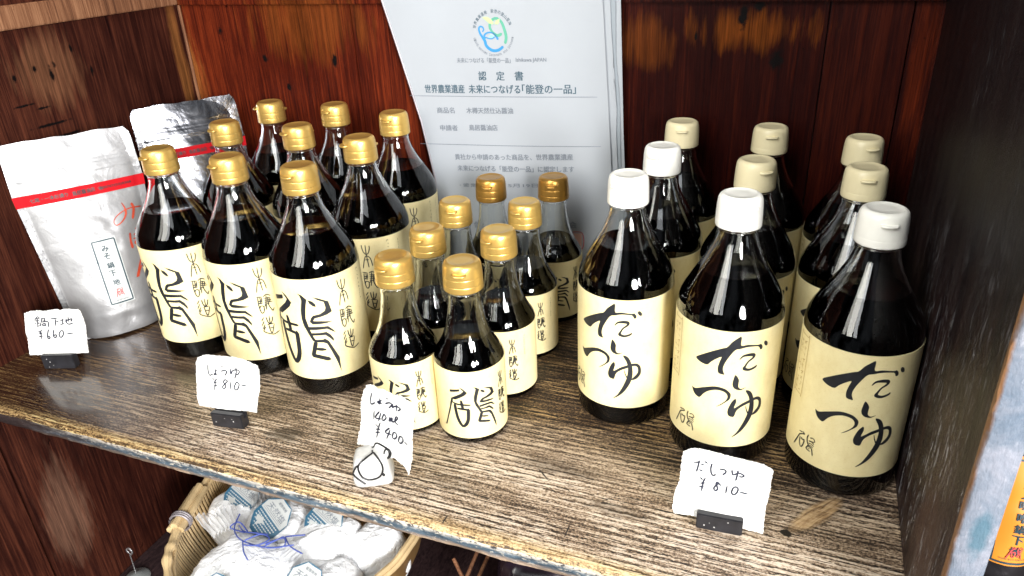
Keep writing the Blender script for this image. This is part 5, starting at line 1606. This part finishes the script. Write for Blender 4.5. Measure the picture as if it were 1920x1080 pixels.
mb = MB()
mb.box((0, 0, 0), (0.03, 0.02, 0.0006))
sc = mb.build('paper_scrap', 'card', smooth=False)
sc.location = (0.020, 0.072, FZ + 0.0004)
sc.rotation_euler = (0, 0, R_(14))
tag(sc, 'white paper scrap at the bottom edge beside the clear memo stand', 'paper')

# dark things right of the basket
tr = thing('crossed_sticks', 'thin brown bamboo sticks crossing in the dark right of the basket', 'sticks', (0.487, 0.196, FZ + 0.0004), R_(18))
for k, (p_, q_) in enumerate([((-0.02, -0.03, 0.004), (0.03, 0.05, 0.086)), ((-0.008, -0.034, 0.004), (0.044, 0.042, 0.084)), ((0.036, -0.028, 0.006), (-0.006, 0.034, 0.072))]):
    mb = MB()
    mb.tube([p_, tuple((a + b) / 2 + 0.002 for a, b in zip(p_, q_)), q_], 0.0024, 7)
    mb.build('stick', 'cleat', tr)


def film_pack(name, label, cat, loc, rz, sx, sy, sz, mat, seed):
    mb = MB()
    rows = []
    for i in range(40):
        u = 2 * math.pi * i / 40
        row = []
        for j in range(21):
            ph = (-1 + j / 10) * math.pi / 2
            x = math.copysign((abs(math.cos(ph)) * abs(math.cos(u))) ** 0.5, math.cos(u))
            y = math.copysign((abs(math.cos(ph)) * abs(math.sin(u))) ** 0.5, math.sin(u))
            z = math.copysign(abs(math.sin(ph)) ** 0.7, ph)
            k = 1 + 0.10 * noise.noise((x * 3 + seed, y * 3, z * 3)) + 0.05 * noise.noise((x * 9 + seed, y * 9, z * 8))
            row.append((x * sx * k, y * sy * k, sz + z * sz * k * 0.98))
        rows.append(row)
    mb.grid(rows, 0, True)
    o = mb.build(name, mat, ang=180)
    o.location = loc
    o.rotation_euler = (0, 0, R_(rz))
    return tag(o, label, cat)


film_pack('wrapped_pack', 'dark purple film-wrapped pack in the shadow under the shelf front', 'pack', (0.575, 0.260, FZ + 0.002), 20, 0.052, 0.055, 0.050, 'purple', 2.0)
cd = thing('blue_card', 'pale blue handwritten card cut off by the bottom edge, under the shelf front', 'card', (0.560, 0.135, FZ + 0.085), R_(12))
mb = MB()
tilt = Matrix.Rotation(R_(38), 3, 'X')
mb.box((0, 0, 0), (0.085, 0.055, 0.0006), 0, tilt)
mb.build('card_sheet', 'skyblue', cd, smooth=False)
mb = MB()


def cfn(a, b, l=0.0):
    return tuple(tilt @ Vector((a, b, 0.0006 + l)))


for k, pts in enumerate([[(0.030, 0.044), (0.036, 0.047), (0.039, 0.042), (0.033, 0.040), (0.030, 0.044)], [(0.034, 0.036), (0.042, 0.036)], [(0.044, 0.050), (0.052, 0.050)], [(0.048, 0.053), (0.047, 0.044)], [(0.058, 0.046), (0.063, 0.049), (0.068, 0.045)], [(0.030, 0.026), (0.036, 0.022), (0.042, 0.027)], [(0.050, 0.030), (0.062, 0.028)], [(0.056, 0.033), (0.054, 0.022)]]):
    ribbon(mb, pts, 0.0011, cfn, 0, 0.0004 + 0.00002 * k)
mb.build('handwriting', 'pen', cd, smooth=False)
mb = MB()
mb.box((0.02, 0.03, -0.085), (0.065, 0.036, 0.022))
mb.build('prop_block', 'block', cd, smooth=False)
